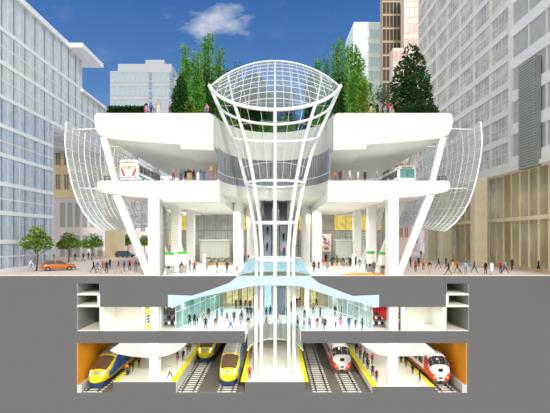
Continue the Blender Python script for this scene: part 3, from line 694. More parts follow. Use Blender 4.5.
# generic front-facing block with framed windows
def block(name, label, cat, x0, x1, Y, dep, ztop, wallm, winm, cols, rows, fx=.6, fz=.6, zbase=0, side=None, frame=None, panes=2, extra=None):
    t = thing(name, label, cat, ((x0+x1)/2, Y, 0))
    m = MB(); m.box(x0, x1, Y, Y+dep, 0, ztop); m.build('wall', [wallm], t)
    w_ = (x1-x0)/cols; h = (ztop-zbase)/rows
    first = None
    for i in range(cols):
        for j in range(rows):
            if first is None:
                xa = x0+w_*(.5-fx/2); xb = x0+w_*(.5+fx/2); za = zbase+h*(.5-fz/2); zb = zbase+h*(.5+fz/2)
                m = MB(); m.box(xa, xb, Y-.05, Y+.1, za, zb)
                for q in range(1, panes): xx = xa+(xb-xa)*q/panes; m.box(xx-.06, xx+.06, Y-.12, Y, za, zb, 1)
                f_ = .1; m.box(xa-f_, xa, Y-.15, Y, za-f_, zb+f_, 1); m.box(xb, xb+f_, Y-.15, Y, za-f_, zb+f_, 1); m.box(xa, xb, Y-.15, Y, za-f_, za, 1); m.box(xa, xb, Y-.15, Y, zb, zb+f_, 1)
                first = m.build('window', [winm, frame or wallm], t)
            elif (extra is None or extra(i, j)):
                c = first.copy(); C.objects.link(c); c.parent = t; c.location = (i*w_, 0, j*h)
    return t
TAN = mat('tan_stone', (240, 222, 176), .8, 0, .08, .3); TANW = mat('slate_window', (126, 134, 148), .25, 0, .12, .5); STONEP = mat('pale_lilac_stone', (228, 218, 216), .8, 0, .06, .25); LILW = mat('lilac_window', (150, 146, 166), .3, 0, .12, .4)
t = block('tan_building', 'tan stone corner building with tall grey windows behind the curved glass awning', 'building', X(43, 47), X(104, 47), 48, 14, 33, TAN, TANW, 7, 3, .5, .62, 15.5, panes=2)
m = MB(); m.box(X(43, 47)+1.5, X(104, 47), 47.7, 48.05, 0, 14.6); m.build('shopfront', [STONEP], t)
for k in range(6):
    x0 = X(58+k*7.6, 46.7); m = MB(); m.box(x0, x0+1.1, 47.6, 47.75, 7.6, 13.4); m.build('tall_window', [mat('sage_window', (168, 176, 168), .3, 0, .1)], t)
    m = MB(); m.box(x0, x0+1.1, 47.6, 47.75, .5, 5.6); m.build('tall_window', [mat('sage_window', (168, 176, 168), .3, 0, .1)], t)
m = MB(); m.box(X(43, 47)-.2, X(104, 47), 47.4, 48.1, 14.6, 15.3); m.build('cornice', [TAN], t)
block('street_building', 'pale lilac stone building closing the street behind the parked dark blue car', 'building', -72, -30, 108, 14, 28, STONEP, LILW, 12, 6, .5, .55, 2)
block('arcade_building', 'lilac grey building with windows at the street end by the beige colonnade', 'building', 33, 62, 98, 3, 24, mat('lilac_grey_stone', (206, 194, 204), .8, 0, .06, .25), LILW, 8, 5, .45, .5, 2)
WT = mat('white_tower_stone', (168, 174, 178), .7, 0, .02, .2); WTW = mat('white_tower_window', (158, 174, 184), .4, 0, .05, .3, spec=.15); 
Yw = 130; t = block('white_tower', 'white gridded tower rising beyond the hedge under the clouds', 'tower', X(110, Yw), X(171, Yw), Yw, 20, Z(71, Yw), WT, WTW, 12, 12, .74, .74, 8, panes=2)
m = MB(); m.box(X(117, Yw), X(171, Yw), Yw+1, Yw+18, Z(72, Yw), Z(63, Yw)); m.box(X(144, Yw), X(163, Yw), Yw+2, Yw+16, Z(63, Yw), Z(58, Yw)); m.build('penthouse', [WT], t)
m = MB(); m.box(X(171, Yw), X(177, Yw), Yw+6, Yw+20, 0, Z(72.5, Yw)); m.build('wing', [WT], t)
for k in range(5):
    z0 = Z(73+k*9.5, Yw); m = MB(); m.box(X(149, Yw), X(152, Yw), Yw-.3, Yw+.1, z0-2.7, z0+.2); m.build('loggia', [mat('loggia_grey', (128, 140, 160), .8)], t)
    m = MB(); m.box(X(169.5, Yw), X(172.8, Yw), Yw-.3, Yw+.1, z0-2.7, z0+.2); m.build('loggia', [mat('loggia_grey', (128, 140, 160), .8)], t)
Ya = 125;  PG = mat('pale_green_glass_band', (186, 208, 210), .15, 0, .12, .3, spec=.7); PGF = mat('pale_tower_frame', (216, 226, 224), .6, 0, .03)
t = block('pale_glass_tower', 'pale green glass tower with slanted crown rising beyond the bamboo', 'tower', X(353, Ya), X(381.5, Ya), Ya, 10, Z(27, Ya), PGF, PG, 5, 14, .86, .6, 12, panes=3)
m = MB(); m.prism([(X(353, Ya), Z(27, Ya)), (X(354, Ya), Z(22, Ya)), (X(381.5, Ya), Z(22, Ya)), (X(381.5, Ya), Z(27, Ya))], Ya, Ya+10); m.build('crown', [PGF], t)
m = MB(); m.rings([[(X(353, Ya), Ya, 0), (X(347, Ya), Ya+4, 0), (X(353, Ya), Ya+9, 0)], [(X(353, Ya), Ya, Z(24, Ya)), (X(347, Ya), Ya+4, Z(38, Ya)), (X(353, Ya), Ya+9, Z(24, Ya))]]); m.build('chamfer', [PG], t)
Yb = 112; DK = mat('dark_brown_panel', (86, 74, 64), .9, 0, .15, .4, spec=.05); DKF = mat('tan_grid', (188, 172, 150), .7, 0, .05)
block('dark_grid_tower', 'dark brown tower with a tan grid of piers beside the pale green glass tower', 'tower', X(382.5, Yb), X(404, Yb), Yb, 4, Z(-12, Yb), DKF, DK, 6, 18, .86, .84, 8, panes=1)
Yc = 104; PK = mat('pink_stone', (226, 206, 196), .75, 0, .04); PKW = mat('rust_window', (160, 128, 116), .25, 0, .2, .4)
block('pink_tower', 'pink stone tower with rust windows rising behind the tall dark tree', 'tower', X(404, Yc), X(426, Yc), Yc, 4, Z(-12, Yc), PK, PKW, 4, 15, .8, .6, 8, panes=2)
Yd = 90; block('pink_annex', 'lower pink stone block with stepped top in front of the dark grid tower', 'tower', X(393, Yd), X(409, Yd), Yd, 4, Z(48, Yd), PK, PKW, 3, 12, .7, .6, 4, panes=2)

# big glass building on the beige colonnade side
FB = 38.0
RB = mat('pale_grey_band', (236, 236, 230), .6, 0, .03, .3); RG = glass('grey_facade_glass', (230, 231, 226), .85, .1, .06, .06, .2, .35); CRM = mat('cream_pier', (240, 232, 212), .7, 0, .05)
t = thing('glass_tower', 'huge pale grey glass tower with cream piers and window bands above the colonnade', 'building', (FB, 12, 0))
for j in range(13):
    z0 = 16.2+j*4.4
    for i in range(7):
        y0 = 12+i*6.6; m = MB(); m.box(FB-.03, FB+.03, y0, y0+6.6, z0+1.1, z0+4.4)
        m.box(FB-.22, FB+.1, y0, y0+6.6, z0, z0+1.1, 1); m.box(FB-.16, FB, y0, y0+6.6, z0+2.5, z0+2.62, 1)
        for q in range(6): m.box(FB-.06, FB, y0+q*1.1-.05, y0+q*1.1+.05, z0+1.1, z0+4.4, 1)
        m.box(FB-.1, FB+.1, y0+.2, y0+.9, z0, z0+4.4, 2)
        if (i*5+j*3) % 4 < 2: m.box(FB+.3, FB+.34, y0+1.8+(j % 3), y0+3.4+(j % 3), z0+1.1, z0+4.3, 2)
        m.build('window', [RG, RB, CRM], t)
m = MB(); m.box(FB+1.5, 60, 12, 58.2, 16.25, 73.4); m.build('core', [mat('tower_interior', (228, 222, 206), .8, 0, .3, .3)], t)
m = MB(); m.box(FB-.3, 60, 58.2, 58.5, 16.2, 73.4); m.build('end_wall', [RB], t); m = MB(); m.box(FB-.5, FB+.3, 11.6, 12.4, 16.2, 73.4); m.build('corner_post', [RB], t)
t2 = thing('white_panel_block', 'near white block with large grey windows and slanting white floor bands', 'building', (FB, -6, 0))
for j in range(9):
    z0 = 16.2+j*5.2
    for i in range(4):
        y0 = -6+i*4.4; m = MB(); m.box(FB-.03, FB+.03, y0, y0+4.4, z0+1.7, z0+5.2); m.box(FB-.25, FB+.1, y0, y0+4.4, z0, z0+1.7, 1); m.box(FB-.15, FB, y0-.06, y0+.06, z0+1.7, z0+5.2, 1)
        m.build('window', [glass('pale_block_glass', (220, 223, 222), .85, .1, .06, .05, .05), mat('white_panel', (240, 242, 242), .5, 0, .01)], t2)
m = MB(); m.box(FB+.6, 60, -6, 11.5, 16.25, 63); m.build('core', [mat('block_interior', (214, 216, 216), .8, 0, .05)], t2)
t3 = thing('louvre_shaft', 'grey green louvred shaft on the face of the near white block', 'louvre shaft', (36.8, 4, 15.3))
LM = mat('louvre_green', (176, 182, 170), .5, .1, .05); m = MB(); m.box(36.9, FB-.26, 3.8, 8, 15.3, 31); m.build('housing', [mat('louvre_dark', (140, 144, 136), .6)], t3)
for k in range(40): m = MB(); m.box(36.72, 36.95, 3.8, 8, 15.4+k*.39, 15.62+k*.39); m.build('louvre', [LM], t3)
# lobby under it
LBG = glass('lobby_glass', (196, 190, 166), .4, .45, .1, .08, .25, .25); BM = mat('beige_mullion', (236, 226, 188), .6, 0, .04)
t = thing('glazed_lobby', 'tall glazed lobby front with many beige mullions under the big glass tower', 'glazed lobby', (FB+1.5, -6, 0))
xx = FB+1.2
for k in range(25):
    y0 = -6+k*2.56; m = MB(); m.box(xx-.03, xx+.03, y0, y0+2.56, .3, 7.8); m.box(xx-.03, xx+.03, y0, y0+2.56, 8.4, 15.6); m.build('glass_panel', [LBG], t)
    m = MB(); m.box(xx-.12, xx+.1, y0-.16, y0+.16, 0, 15.7); m.build('mullion', [BM], t)
m = MB(); m.box(xx-.8, xx+.2, -6, 58, 7.8, 8.4); m.build('transom', [BM], t)
m = MB(); m.box(FB-.6, xx+.3, -6, 58, 15.6, 16.2); m.build('soffit', [RB], t)
m = MB(); m.box(xx-.3, xx+.2, -6, 58, 0, .5); m.build('plinth', [mat('pink_plinth', (214, 190, 164), .8)], t)
m = MB(); m.box(xx+8, xx+8.3, -6, 58, 0, 15.6); m.box(xx, xx+8, -6, 58, .02, .05); m.build('inner_wall', [mat('lobby_inside', (222, 214, 190), .8, 0, .3, .25)], t)
for k in range(6): lamp('lobby_fill_spot', 43, -1+k*9.5, 15.3, 900)  # spots added inside the lobby as fill, to lift its dark interior
STC = mat('beige_stone', (240, 232, 202), .8, 0, .06, .6)
for y, n in ((18.6, 'first, before the crossing people'), (34.5, 'second, behind the awning tip'), (43.5, 'third, last in the row')):
    m = MB(); m.rbox(35.0, 37.3, y, y+2.2, 0, 15.55, .25); struct(m, 'column', [STC], f'huge beige stone column of the colonnade, {n}', 'column')

# ------------------------------------------------------------------ plants
BARK = mat('bark', (104, 84, 60), .9, 0, .2, 6)
def scatter(m, c, r, n, size, mi=0, thin=.55):
    for _ in range(n):
        while True:
            p = Vector((R.uniform(-1, 1), R.uniform(-1, 1), R.uniform(-1, 1)))
            if p.length <= 1: break
        if p.length > 0: p = p.normalized()*(p.length**.45)
        q = Vector((c[0]+p.x*r[0], c[1]+p.y*r[1], c[2]+p.z*r[2]))
        d = p+Vector((R.uniform(-.7, .7), R.uniform(-.7, .7), R.uniform(-.5, .7)))
        m.leaf(q, size*R.uniform(.7, 1.3), size*thin, d, mi)
def tree(name, label, cat, x, Y, zb, h, w_, leaf, blobs, n, size=.4, trunk=.16, group=None):
    t = thing(name, label, cat, (x, Y, zb), group)
    m = MB(); m.tube([(x, Y, zb), (x+.05*w_, Y, zb+h*.35), (x-.03*w_, Y+.05, zb+h*.62), (x, Y, zb+h*.85)], [trunk, trunk*.8, trunk*.55, trunk*.2], 8)
    for k in range(6):
        a = k*2.4; z0 = zb+h*(.32+.07*k); m.tube([(x, Y, z0), (x+.22*w_*math.cos(a), Y+.22*w_*math.sin(a), z0+h*.1), (x+.36*w_*math.cos(a), Y+.36*w_*math.sin(a), z0+h*.16)], [trunk*.4, trunk*.28, trunk*.1], 5)
    m.build('trunk', [BARK], t)
    m = MB()
    for (bx, by, bz, br, bh) in blobs: scatter(m, (x+bx*w_, Y+by*w_, zb+bz*h), (br*w_, br*w_, bh*h), int(n*br*br*6), size)
    m.build('foliage', [leaf], t); return t
G1 = leafmat('street_tree_green', (104, 136, 46)); G2 = leafmat('dark_conifer_green', (36, 66, 30), .4); G3 = leafmat('bamboo_green', (92, 150, 54)); G4 = leafmat('hedge_green', (34, 62, 28), .4); G5 = leafmat('shrub_green', (112, 150, 52)); G6 = leafmat('olive_green', (84, 108, 70)); G7 = leafmat('mid_green', (58, 98, 40))
RB_ = [(0, 0, .76, .24, .16), (-.24, 0, .64, .22, .12), (.24, .05, .64, .22, .12), (0, -.18, .6, .26, .12), (.08, .2, .68, .22, .13), (-.1, .1, .9, .12, .08), (.18, -.1, .88, .13, .09), (-.36, .02, .56, .13, .06), (.36, 0, .57, .13, .06)]
for px, py, h, w_, n in ((36.4, 271.2, 6.8, 4.6, 'green street tree beside the orange car, before the glass office'), (68.5, 262.5, 6.0, 4.7, 'second green street tree, just beyond the orange car'), (91.6, 260.2, 5.9, 4.9, 'third green street tree, before the tan building'),
                   (113, 255.5, 5.8, 4.4, 'fourth green street tree, beside the dark blue car'), (127.5, 254.5, 6.0, 4.6, 'fifth green street tree, seen past the leaning strut'), (144, 254, 5.6, 4.0, 'sixth green street tree, half hidden behind the square white column')):
    x, Y, z = on_floor(px, py, 0); tree('street_tree', n, 'tree', x, Y, 0, h, w_, G1, RB_, 420, .5, .14, 'street trees before the offices')
def conifer(name, label, x, Y, zb, h, w_, leaf, n):
    t = thing(name, label, 'tree', (x, Y, zb)); m = MB(); m.tube([(x, Y, zb), (x, Y, zb+h*.9)], [.18, .05], 8); m.build('trunk', [BARK], t)
    m = MB()
    for k in range(12):
        q = k/11; scatter(m, (x+R.uniform(-.15, .15), Y, zb+h*(.06+.86*q)), (w_*.5*(1-q)**.7+.12, w_*.5*(1-q)**.7+.12, h*.075), int(1.8*n*(1.1-q)), .36)
    m.build('foliage', [leaf], t)
conifer('conifer', 'dark conical evergreen at the terrace edge beside the bamboo', X(181, 3), 3, ZR, 6.2, 2.9, leafmat('conifer_green', (46, 84, 36), .4), 330)
conifer('conifer', 'slim lower evergreen in front of the bamboo by the funnel tip', X(190, 2.2), 2.2, ZR, 2.6, 1.3, leafmat('young_conifer_green', (96, 128, 52), .4), 90)
BIG = [(0, 0, .86, .2, .12), (.1, 0, .74, .26, .13), (-.14, 0, .66, .26, .13), (.2, .1, .58, .3, .14), (-.22, 0, .48, .3, .14), (.1, -.1, .42, .38, .16), (-.1, .1, .3, .4, .15), (.24, 0, .28, .3, .14), (0, .1, .18, .36, .12)]
tree('dark_tree', 'tall dark evergreen tree on the terrace before the pink tower', 'tree', X(411, 5), 5, ZR, 11.2, 5.2, leafmat('tall_tree_green', (48, 78, 36), .5), BIG, 800, .52, .3)
tree('round_bush', 'round dark bush at the foot of the tall dark tree', 'bush', X(421, 2.5), 2.5, ZR, 2.6, 4.2, G2, [(0, 0, .5, .36, .42), (.28, 0, .36, .26, .32), (-.28, 0, .36, .26, .32)], 700, .3, .1)
tree('slender_tree', 'slender olive green tree with airy crown before the dark grid tower', 'tree', X(384.5, 6), 6, ZR, 6.2, 2.8, G6, [(0, 0, .78, .36, .18), (.1, 0, .62, .4, .12), (-.15, 0, .66, .3, .12)], 260, .3, .07)
tree('dark_tree', 'dark rounded tree seen through the skylight glass behind the oculus', 'tree', X(254, 23), 23, ZR, 13.8, 6.6, leafmat('oculus_tree_green', (52, 84, 36), .45), [(0, 0, .8, .3, .16), (-.1, 0, .62, .42, .18), (.14, 0, .56, .42, .18), (0, 0, .36, .5, .2), (-.2, 0, .25, .36, .18)], 900, .62, .2)
HX0, HX1 = X(106.5, 1), X(146, 1)
t = thing('hedge', 'long dark clipped hedge along the terrace edge before the white tower', 'hedge', ((HX0+HX1)/2, 1.4, ZR))
m = MB()
for k in range(34): scatter(m, (HX0+.35+(HX1-HX0-.7)*k/33, 1.5, ZR+.6), (.42, .5, .62+.12*math.sin(k*1.7)), 190, .24)
m.build('foliage', [G4], t)
HX0, HX1 = X(400, 1), X(440, 1)
t = thing('hedge', 'low dark hedge along the terrace edge under the tall dark tree', 'hedge', ((HX0+HX1)/2, 1.6, ZR)); m = MB()
for k in range(34): scatter(m, (HX0+.35+(HX1-HX0-.7)*k/33, 1.6, ZR+.6), (.42, .5, .6+.25*math.sin(k*.4)**2-.3*(k > 28)), 110, .2)
m.build('foliage', [G2], t)
CULM = mat('bamboo_culm', (150, 170, 74), .5, 0, .2, 2); 
def bamboo(label, px, Y, toppx, spread, nc, nl, leaf=G3, base=ZR, lean=0):
    x = X(px, Y); h = Z(toppx, Y)-base; t = thing('bamboo_clump', label, 'bamboo', (x, Y, base), 'bamboo grove on the terrace'); fl = MB()
    for k in range(nc):
        bx = x+R.uniform(-1, 1)*spread*.5; by = Y+R.uniform(-.7, .7); hh = h*(1 if k == 0 else R.uniform(.55, .97)); ln = lean+R.uniform(-.5, .5)*spread*.45
        if k == 0: bx = x; ln = lean
        pts = [Vector((bx+ln*(q/8)**2, by, base+hh*q/8)) for q in range(9)]
        m = MB(); m.tube(pts, [.07-.006*q for q in range(9)], 6); m.build('culm', [CULM], t)
        for _ in range(int(1.7*nl)//nc):
            q = R.uniform(.16, 1)**.8; i = min(int(q*8), 7); p = pts[i].lerp(pts[i+1], q*8-i)
            rr = spread*.30*(1.25-q*.95)*R.random()**.6; a = R.uniform(0, 2*PI)
            p = p+Vector((rr*math.cos(a), rr*math.sin(a), R.uniform(-.2, .2)))
            fl.leaf(p, R.uniform(.35, .7), .13, (math.cos(a)*.7, math.sin(a)*.7, R.uniform(-.9, .5)))
    fl.build('foliage', [leaf], t)
for a in (('tallest bamboo clump on the terrace under the white cloud', 211, 14, 33, 2.6, 9, 3000), ('thin leaning bamboo beside the conical evergreen', 186, 6, 44, 1.4, 5, 1000, G3, ZR, -.4), ('bushy bamboo clump just behind the conical evergreen', 195, 9, 50, 2.4, 8, 2200),
          ('bamboo clump behind the funnel tip on the hedge side', 222, 16, 47, 2.4, 8, 2400), ('lower bamboo thicket behind the glass skylight edge by the tall bamboo', 237, 17, 62, 3.6, 9, 2600, G7), ('dark bamboo thicket at the foot of the tallest bamboo', 203, 13, 66, 3.2, 9, 2400, G7),
          ('tall bamboo clump before the slanted pale tower', 339.5, 13, 36, 2.2, 9, 2800), ('bright bamboo clump beside the tall one, before the pale glass tower', 354, 5.5, 44, 2.3, 9, 2800), ('bamboo thicket behind the funnel tip on the dark tree side', 326, 16, 55, 2.6, 8, 2200), ('lower bamboo thicket seen through the skylight near the rim', 310, 18, 72, 3.4, 8, 2000, G7),
          ('short yellow-green bamboo next to the group of visitors', 363, 4.5, 77, 2.2, 7, 1700, G5), ('deep green bamboo at the foot of the bright clump', 344, 12, 70, 3.0, 9, 2400, G7), ('bamboo thicket behind the oculus, straight behind the funnel', 284, 19, 84, 4.4, 9, 1700, G6)):
    bamboo(*a)
tree('low_shrub', 'bright green low shrub beside the bamboo before the slender tree', 'bush', X(371, 5), 5, ZR, 2.8, 3.0, G5, [(0, 0, .5, .36, .42), (.25, 0, .35, .24, .3), (-.25, 0, .4, .25, .34)], 420, .3, .06)

for k, px in enumerate((232, 248, 266, 286, 304, 318)):
    tree('low_shrub', 'green shrub along the back edge of the roof opening, '+ORD[k]+' from the hedge side', 'bush', X(px, 13.6), 13.6, ZR, 2.6, 2.6, (G5, G7, G3)[k % 3], [(0, 0, .55, .36, .42), (.25, 0, .4, .26, .32), (-.25, 0, .42, .26, .34)], 420, .3, .06, 'shrubs round the roof opening')

# ------------------------------------------------------------------ cars
def car(px, py, rot, paint, label, sc=1.0):
    x, Y, z = on_floor(px, py, 0)
    t = thing('car', label, 'car', (0, 0, 0.012))
    def sect(y, w_, zb, zt, q=.12): return [(-w_+q, y, zb), (w_-q, y, zb), (w_, y, zb+q), (w_*.98, y, zt-q), (w_*.9, y, zt), (-w_*.9, y, zt), (-w_*.98, y, zt-q), (-w_, y, zb+q)]
    m = MB(); m.rings([sect(-2.2, .74, .42, .72), sect(-2.1, .82, .3, .84), sect(-1.2, .88, .26, .95), sect(0, .9, .26, .98), sect(1.5, .88, .26, 1.0), sect(2.1, .82, .3, .98), sect(2.2, .74, .45, .88)], True, 0, True); m.build('body', [paint], t)
    def cab(y, w_, z): return [(-w_, y, z), (w_, y, z)]
    m = MB(); lo = [(-.82, -1.15, .95), (.82, -1.15, .95), (.82, 2.0, .97), (-.82, 2.0, .97)]; hi = [(-.62, -.35, 1.46), (.62, -.35, 1.46), (.62, 1.55, 1.48), (-.62, 1.55, 1.48)]; m.rings([lo, hi]); m.build('cabin_glass', [DKG], t)
    m = MB(); m.rbox(-.66, .66, -.42, 1.6, 1.44, 1.52, .04); m.build('roof', [paint], t)
    for s_ in (-1, 1):
        for y0, y1 in ((-1.12, -.36), (2.0, 1.56)): m = MB(); m.bar((s_*.82, y0, .95), (s_*.63, y1, 1.46), .09); m.build('pillar', [paint], t)
        m = MB(); m.bar((s_*.83, .45, .95), (s_*.64, .45, 1.46), .09); m.build('pillar', [paint], t)
        for yy in (-1.35, 1.4):
            m = MB(); m.wheel(s_*.8, yy, .33, .33, .22); wh = m.build('wheel', [BLACK], t); m = MB(); m.wheel(s_*.92, yy, .33, .19, .02); m.build('hub', [GREYM], wh)
        m = MB(); m.rbox(s_*.62-.16, s_*.62+.16, 2.12, 2.22, .66, .82, .03); m.build('tail_light', [RED], t)
        m = MB(); m.rbox(s_*.6-.16, s_*.6+.16, -2.22, -2.12, .6, .74, .03); m.build('headlight', [mat('lamp_glass', (240, 240, 225), .2)], t)
    m = MB(); m.rbox(-.8, .8, -2.26, -2.1, .34, .52, .04); m.build('bumper', [DARKM], t); m = MB(); m.rbox(-.8, .8, 2.1, 2.26, .34, .52, .04); m.build('bumper', [GREYM], t)
    t.location = (x, Y, .012); t.rotation_euler = (0, 0, rot); t.scale = (sc, sc, sc)
car(58.5, 270.5, -1.05+PI, mat('orange_paint', (196, 112, 52), .25, .2, .04, spec=.6), 'orange hatchback parked beside the first street tree', 1.08)
car(125, 257.5, 1.15, mat('dark_blue_paint', (64, 88, 112), .3, .3, .05, spec=.6), 'dark blue car driving behind the crowd on the street', 1.1)

# ------------------------------------------------------------------ escalators, hall furniture
ESC = mat('escalator_blue_grey', (176, 186, 204), .5, .1, .06); STEPM = mat('escalator_step', (150, 158, 172), .6, .1)
for x, n in ((-1.35, 'booth'), (1.55, 'orange mat')):
    t = thing('escalator', f'long blue grey escalator behind the funnel, the one nearer the {n}', 'escalator', (x, 14, 0))
    y0, y1, z1 = 14.0, 33.6, ZB-.02
    for s_ in (-1, 1):
        m = MB(); m.add([(x+s_*.75+d, y, z) for d in (-.08, .08) for y, z in ((y0-1, .0), (y0, 0), (y1, z1-.9), (y1, z1+1.0), (y0, 1.1), (y0-1, 1.05))], [(0, 1, 2, 3, 4, 5), (11, 10, 9, 8, 7, 6)]+[(i, i+6, (i+1) % 6+6, (i+1) % 6) for i in range(6)]); m.build('balustrade', [ESC], t)
        m = MB(); m.tube([(x+s_*.75, y0-1, 1.05), (x+s_*.75, y0, 1.15), (x+s_*.75, y1, z1+1.05)], .08, 6); m.build('handrail', [DARKM], t)
    m = MB(); m.box(x-.66, x+.66, y0+.02, y0+.42, .0, .25); st = m.build('step', [STEPM], t)
    n_ = 46
    for k in range(1, n_): c = st.copy(); C.objects.link(c); c.parent = t; c.location = (0, (y1-y0-.5)*k/n_, (z1-.3)*k/n_)
KG = mat('kiosk_green', (78, 190, 60), .5, 0, .03); KW = mat('kiosk_white', (246, 248, 246), .5, 0, .01); KB = mat('kiosk_grey', (168, 168, 164), .6)
for px0, px1, Y, n in ((165.5, 173.5, 1.6, 'against the glazed partition, booth side'), (178, 186.5, 4.2, 'second along on the booth side'), (367, 374.5, 6, 'second along on the orange mat side'), (379.5, 385.3, 2.2, 'against the glazed partition, orange mat side')):
    x0, x1 = X(px0, Y), X(px1, Y); t = thing('ticket_kiosk', f'white ticket kiosk with a green header, {n}', 'kiosk', ((x0+x1)/2, Y, .03), 'ticket kiosks in the hall')
    m = MB(); m.rbox(x0+.1, x1-.1, Y, Y+.5, .03, 1.5, .05); m.build('body', [KB], t); m = MB(); m.box(x0, x1, Y-.06, Y+.4, 1.3, 2.75); m.build('panel', [KW], t); m = MB(); m.box(x0-.02, x1+.02, Y-.1, Y+.42, 2.75, 3.12); m.build('header', [KG], t)
    m = MB(); m.box(x0+.25, x0+.6, Y-.04, Y, .9, 1.2); m.build('screen', [DARKM], t)
BTH = mat('booth_panel', (206, 206, 198), .6, 0, .03)
def booth(x0, x1, Y, h, label, n):
    t = thing('booth', label, 'booth', ((x0+x1)/2, Y, .03)); m = MB(); m.box(x0, x1, Y, Y+3, .03, h); m.build('body', [BTH], t)
    for k in range(n): a = x0+(x1-x0)*k/n; m = MB(); m.box(a+.06, a+(x1-x0)/n-.06, Y-.06, Y, .5, h-.3); m.build('panel', [mat('booth_face', (218, 217, 209), .6, 0, .04)], t)
    m = MB(); m.box(x0-.15, x1+.15, Y-.2, Y+3.1, h, h+.16); m.build('cap', [KW], t)
booth(X(199.8, 29.5), X(229.5, 29.5), 29.5, 4.5, 'wide grey panelled booth at the back of the hall behind the planters', 8)
booth(X(336, 29), X(352, 29), 29, 4.5, 'tall grey panelled booth at the back of the hall behind the crowd', 4)
booth(X(353.5, 31.5), X(365, 31.5), 31.5, 4.2, 'smaller grey booth set back beside the tall grey one', 3)
DISP = []
def flower_wall(x0, x1, Y, z0, z1, label):
    t = thing('display_board', label, 'display board', ((x0+x1)/2, Y, .03)); m = MB(); m.box(x0, x1, Y, Y+.15, z0, z1)
    m.box(x0+.1, x0+.25, Y+.02, Y+.14, .03, z0); m.box(x1-.25, x1-.1, Y+.02, Y+.14, .03, z0); m.build('board', [mat('board_pale', (230, 222, 214), .7)], t)
    cs = [mat('petal_pink', (228, 120, 160), .6), mat('petal_yellow', (238, 212, 80), .6), mat('petal_green', (140, 196, 92), .6), mat('petal_red', (216, 84, 70), .6), mat('petal_violet', (158, 120, 190), .6)]
    for k in range(24):
        xx = x0+(x1-x0)*R.uniform(.12, .88); zz = z0+(z1-z0)*R.uniform(.1, .9); r_ = R.uniform(.14, .28); m = MB(); m.rings([[(xx+r_*math.cos(a*PI/4), Y-.02-.02*q, zz+r_*math.sin(a*PI/4)) for a in range(8)] for q in (0, 1)]); m.build('patch', [cs[k % 5]], t)
flower_wall(X(321, 32), X(331, 32), 32, 2.2, 5.8, 'display board of pink, yellow and green patches behind the tall round column')
flower_wall(X(301, 33.5), X(307, 33.5), 33.5, 2.2, 5.6, 'display board of pink and yellow patches next to the escalator')
for px, Y, n in ((174.6, 5, 'between the two green kiosks'), (204.5, 8, 'before the wide grey booth'), (353.3, 8, 'before the smaller grey booth')):
    x = X(px, Y); t = thing('totem', f'slim white information totem {n}', 'totem', (x, Y, .03)); m = MB(); m.rbox(x-.2, x+.2, Y, Y+.2, .03, 2.6, .05); m.build('panel', [KW], t); m = MB(); m.box(x-.3, x+.3, Y-.1, Y+.3, .03, .1); m.build('base', [GREYM], t)
for k, (px, Y) in enumerate(((208, 22), (215, 22), (222, 22), (229, 22.5), (334, 21), (341, 21), (348, 21))):
    x = X(px, Y); n = ('first', 'second', 'third', 'fourth')[k % 4]; t = thing('planter', f'planter of grey green plants before the tall grey booth, {n} from the round column' if k >= 4 else f'low planter of grey green plants before the wide grey booth, {n} from the kiosks', 'planter', (x, Y, .03), 'planters in the hall')
    m = MB(); m.rbox(x-.62, x+.62, Y-.4, Y+.4, .03, .6, .05); m.build('box', [mat('planter_tan', (176, 150, 118), .8)], t); m = MB(); scatter(m, (x, Y, .95), (.62, .4, .38), 130, .3); m.build('foliage', [leafmat('planter_green', (112, 132, 104), .3)], t)
m = MB(); m.slab([(X(341), .35), (X(386), .35), (X(384, 4), 4), (X(352, 5.5), 5.5), (X(343, 3), 3)], .028, .06); tag(m.build('floor_mat', [mat('orange_mat', (232, 150, 56), .7, 0, .15, .8)]), 'orange yellow floor mat near the kiosks at the hall edge', 'mat')
t = thing('bench', 'pale bench near the tall round column where a person sits', 'bench', (X(236, 3), 3, .03)); xb = X(236, 3); m = MB(); m.rbox(xb-.8, xb+.8, 2.8, 3.3, .4, .47, .03); m.build('seat', [KW], t)
for s_ in (-1, 1): m = MB(); m.box(xb+s_*.65-.05, xb+s_*.65+.05, 2.85, 3.25, .03, .4); m.build('leg', [GREYM], t)
t = thing('balcony_rail', 'white balcony railing high on the hall wall near the small booth', 'railing', (16, 33, 5))
m = MB()
for z in (4.9, 5.5, 6.1): m.tube([(14.5, 35.1, z), (19.6, 31.5, z)], .07, 6)
m.build('rail', [STEEL], t)
for k in range(6): q = k/5; m = MB(); m.box(14.5+5.1*q-.06, 14.5+5.1*q+.06, 35.1-3.6*q-.06, 35.1-3.6*q+.06, 4.6, 6.2); m.build('post', [STEEL], t)

# ------------------------------------------------------------------ concourse fittings
TEAL = glass('teal_shop_glass', (150, 206, 200), .5, .35, .15, .06, .25, .6); PALEG = glass('pale_shop_glass', (206, 226, 226), .4, .45, .15, .06, .1, .6)
def glass_wall(a, b, n, z1, gm, label):
    t = thing('shop_glass', label, 'glass wall', (a[0], a[1], ZS)); a = Vector((*a, 0)); b = Vector((*b, 0))
    for k in range(n):
        p = a.lerp(b, k/n); q = a.lerp(b, (k+1)/n); m = MB(); m.sheet([[(p.x, p.y, z), (q.x, q.y, z)] for z in (ZS+.05, z1)]); m.build('glass_panel', [gm], t); m = MB(); m.bar((p.x, p.y, ZS), (p.x, p.y, z1), .08); m.build('post', [STEEL], t)
    m = MB(); m.bar((a.x, a.y, z1), (b.x, b.y, z1), .12); m.bar((a.x, a.y, ZS+2.4), (b.x, b.y, ZS+2.4), .06); m.build('rail', [STEEL], t)
glass_wall((X(175)-.05, .7), (-9.4, 21.5), 9, ZS+4.1, TEAL, 'long teal shop glass slanting back along the concourse from the yellow poster end')
glass_wall((X(373)+.05, .7), (9.0, 21.5), 9, ZS+4.1, PALEG, 'long pale shop glass slanting back along the concourse from the red drapes end')
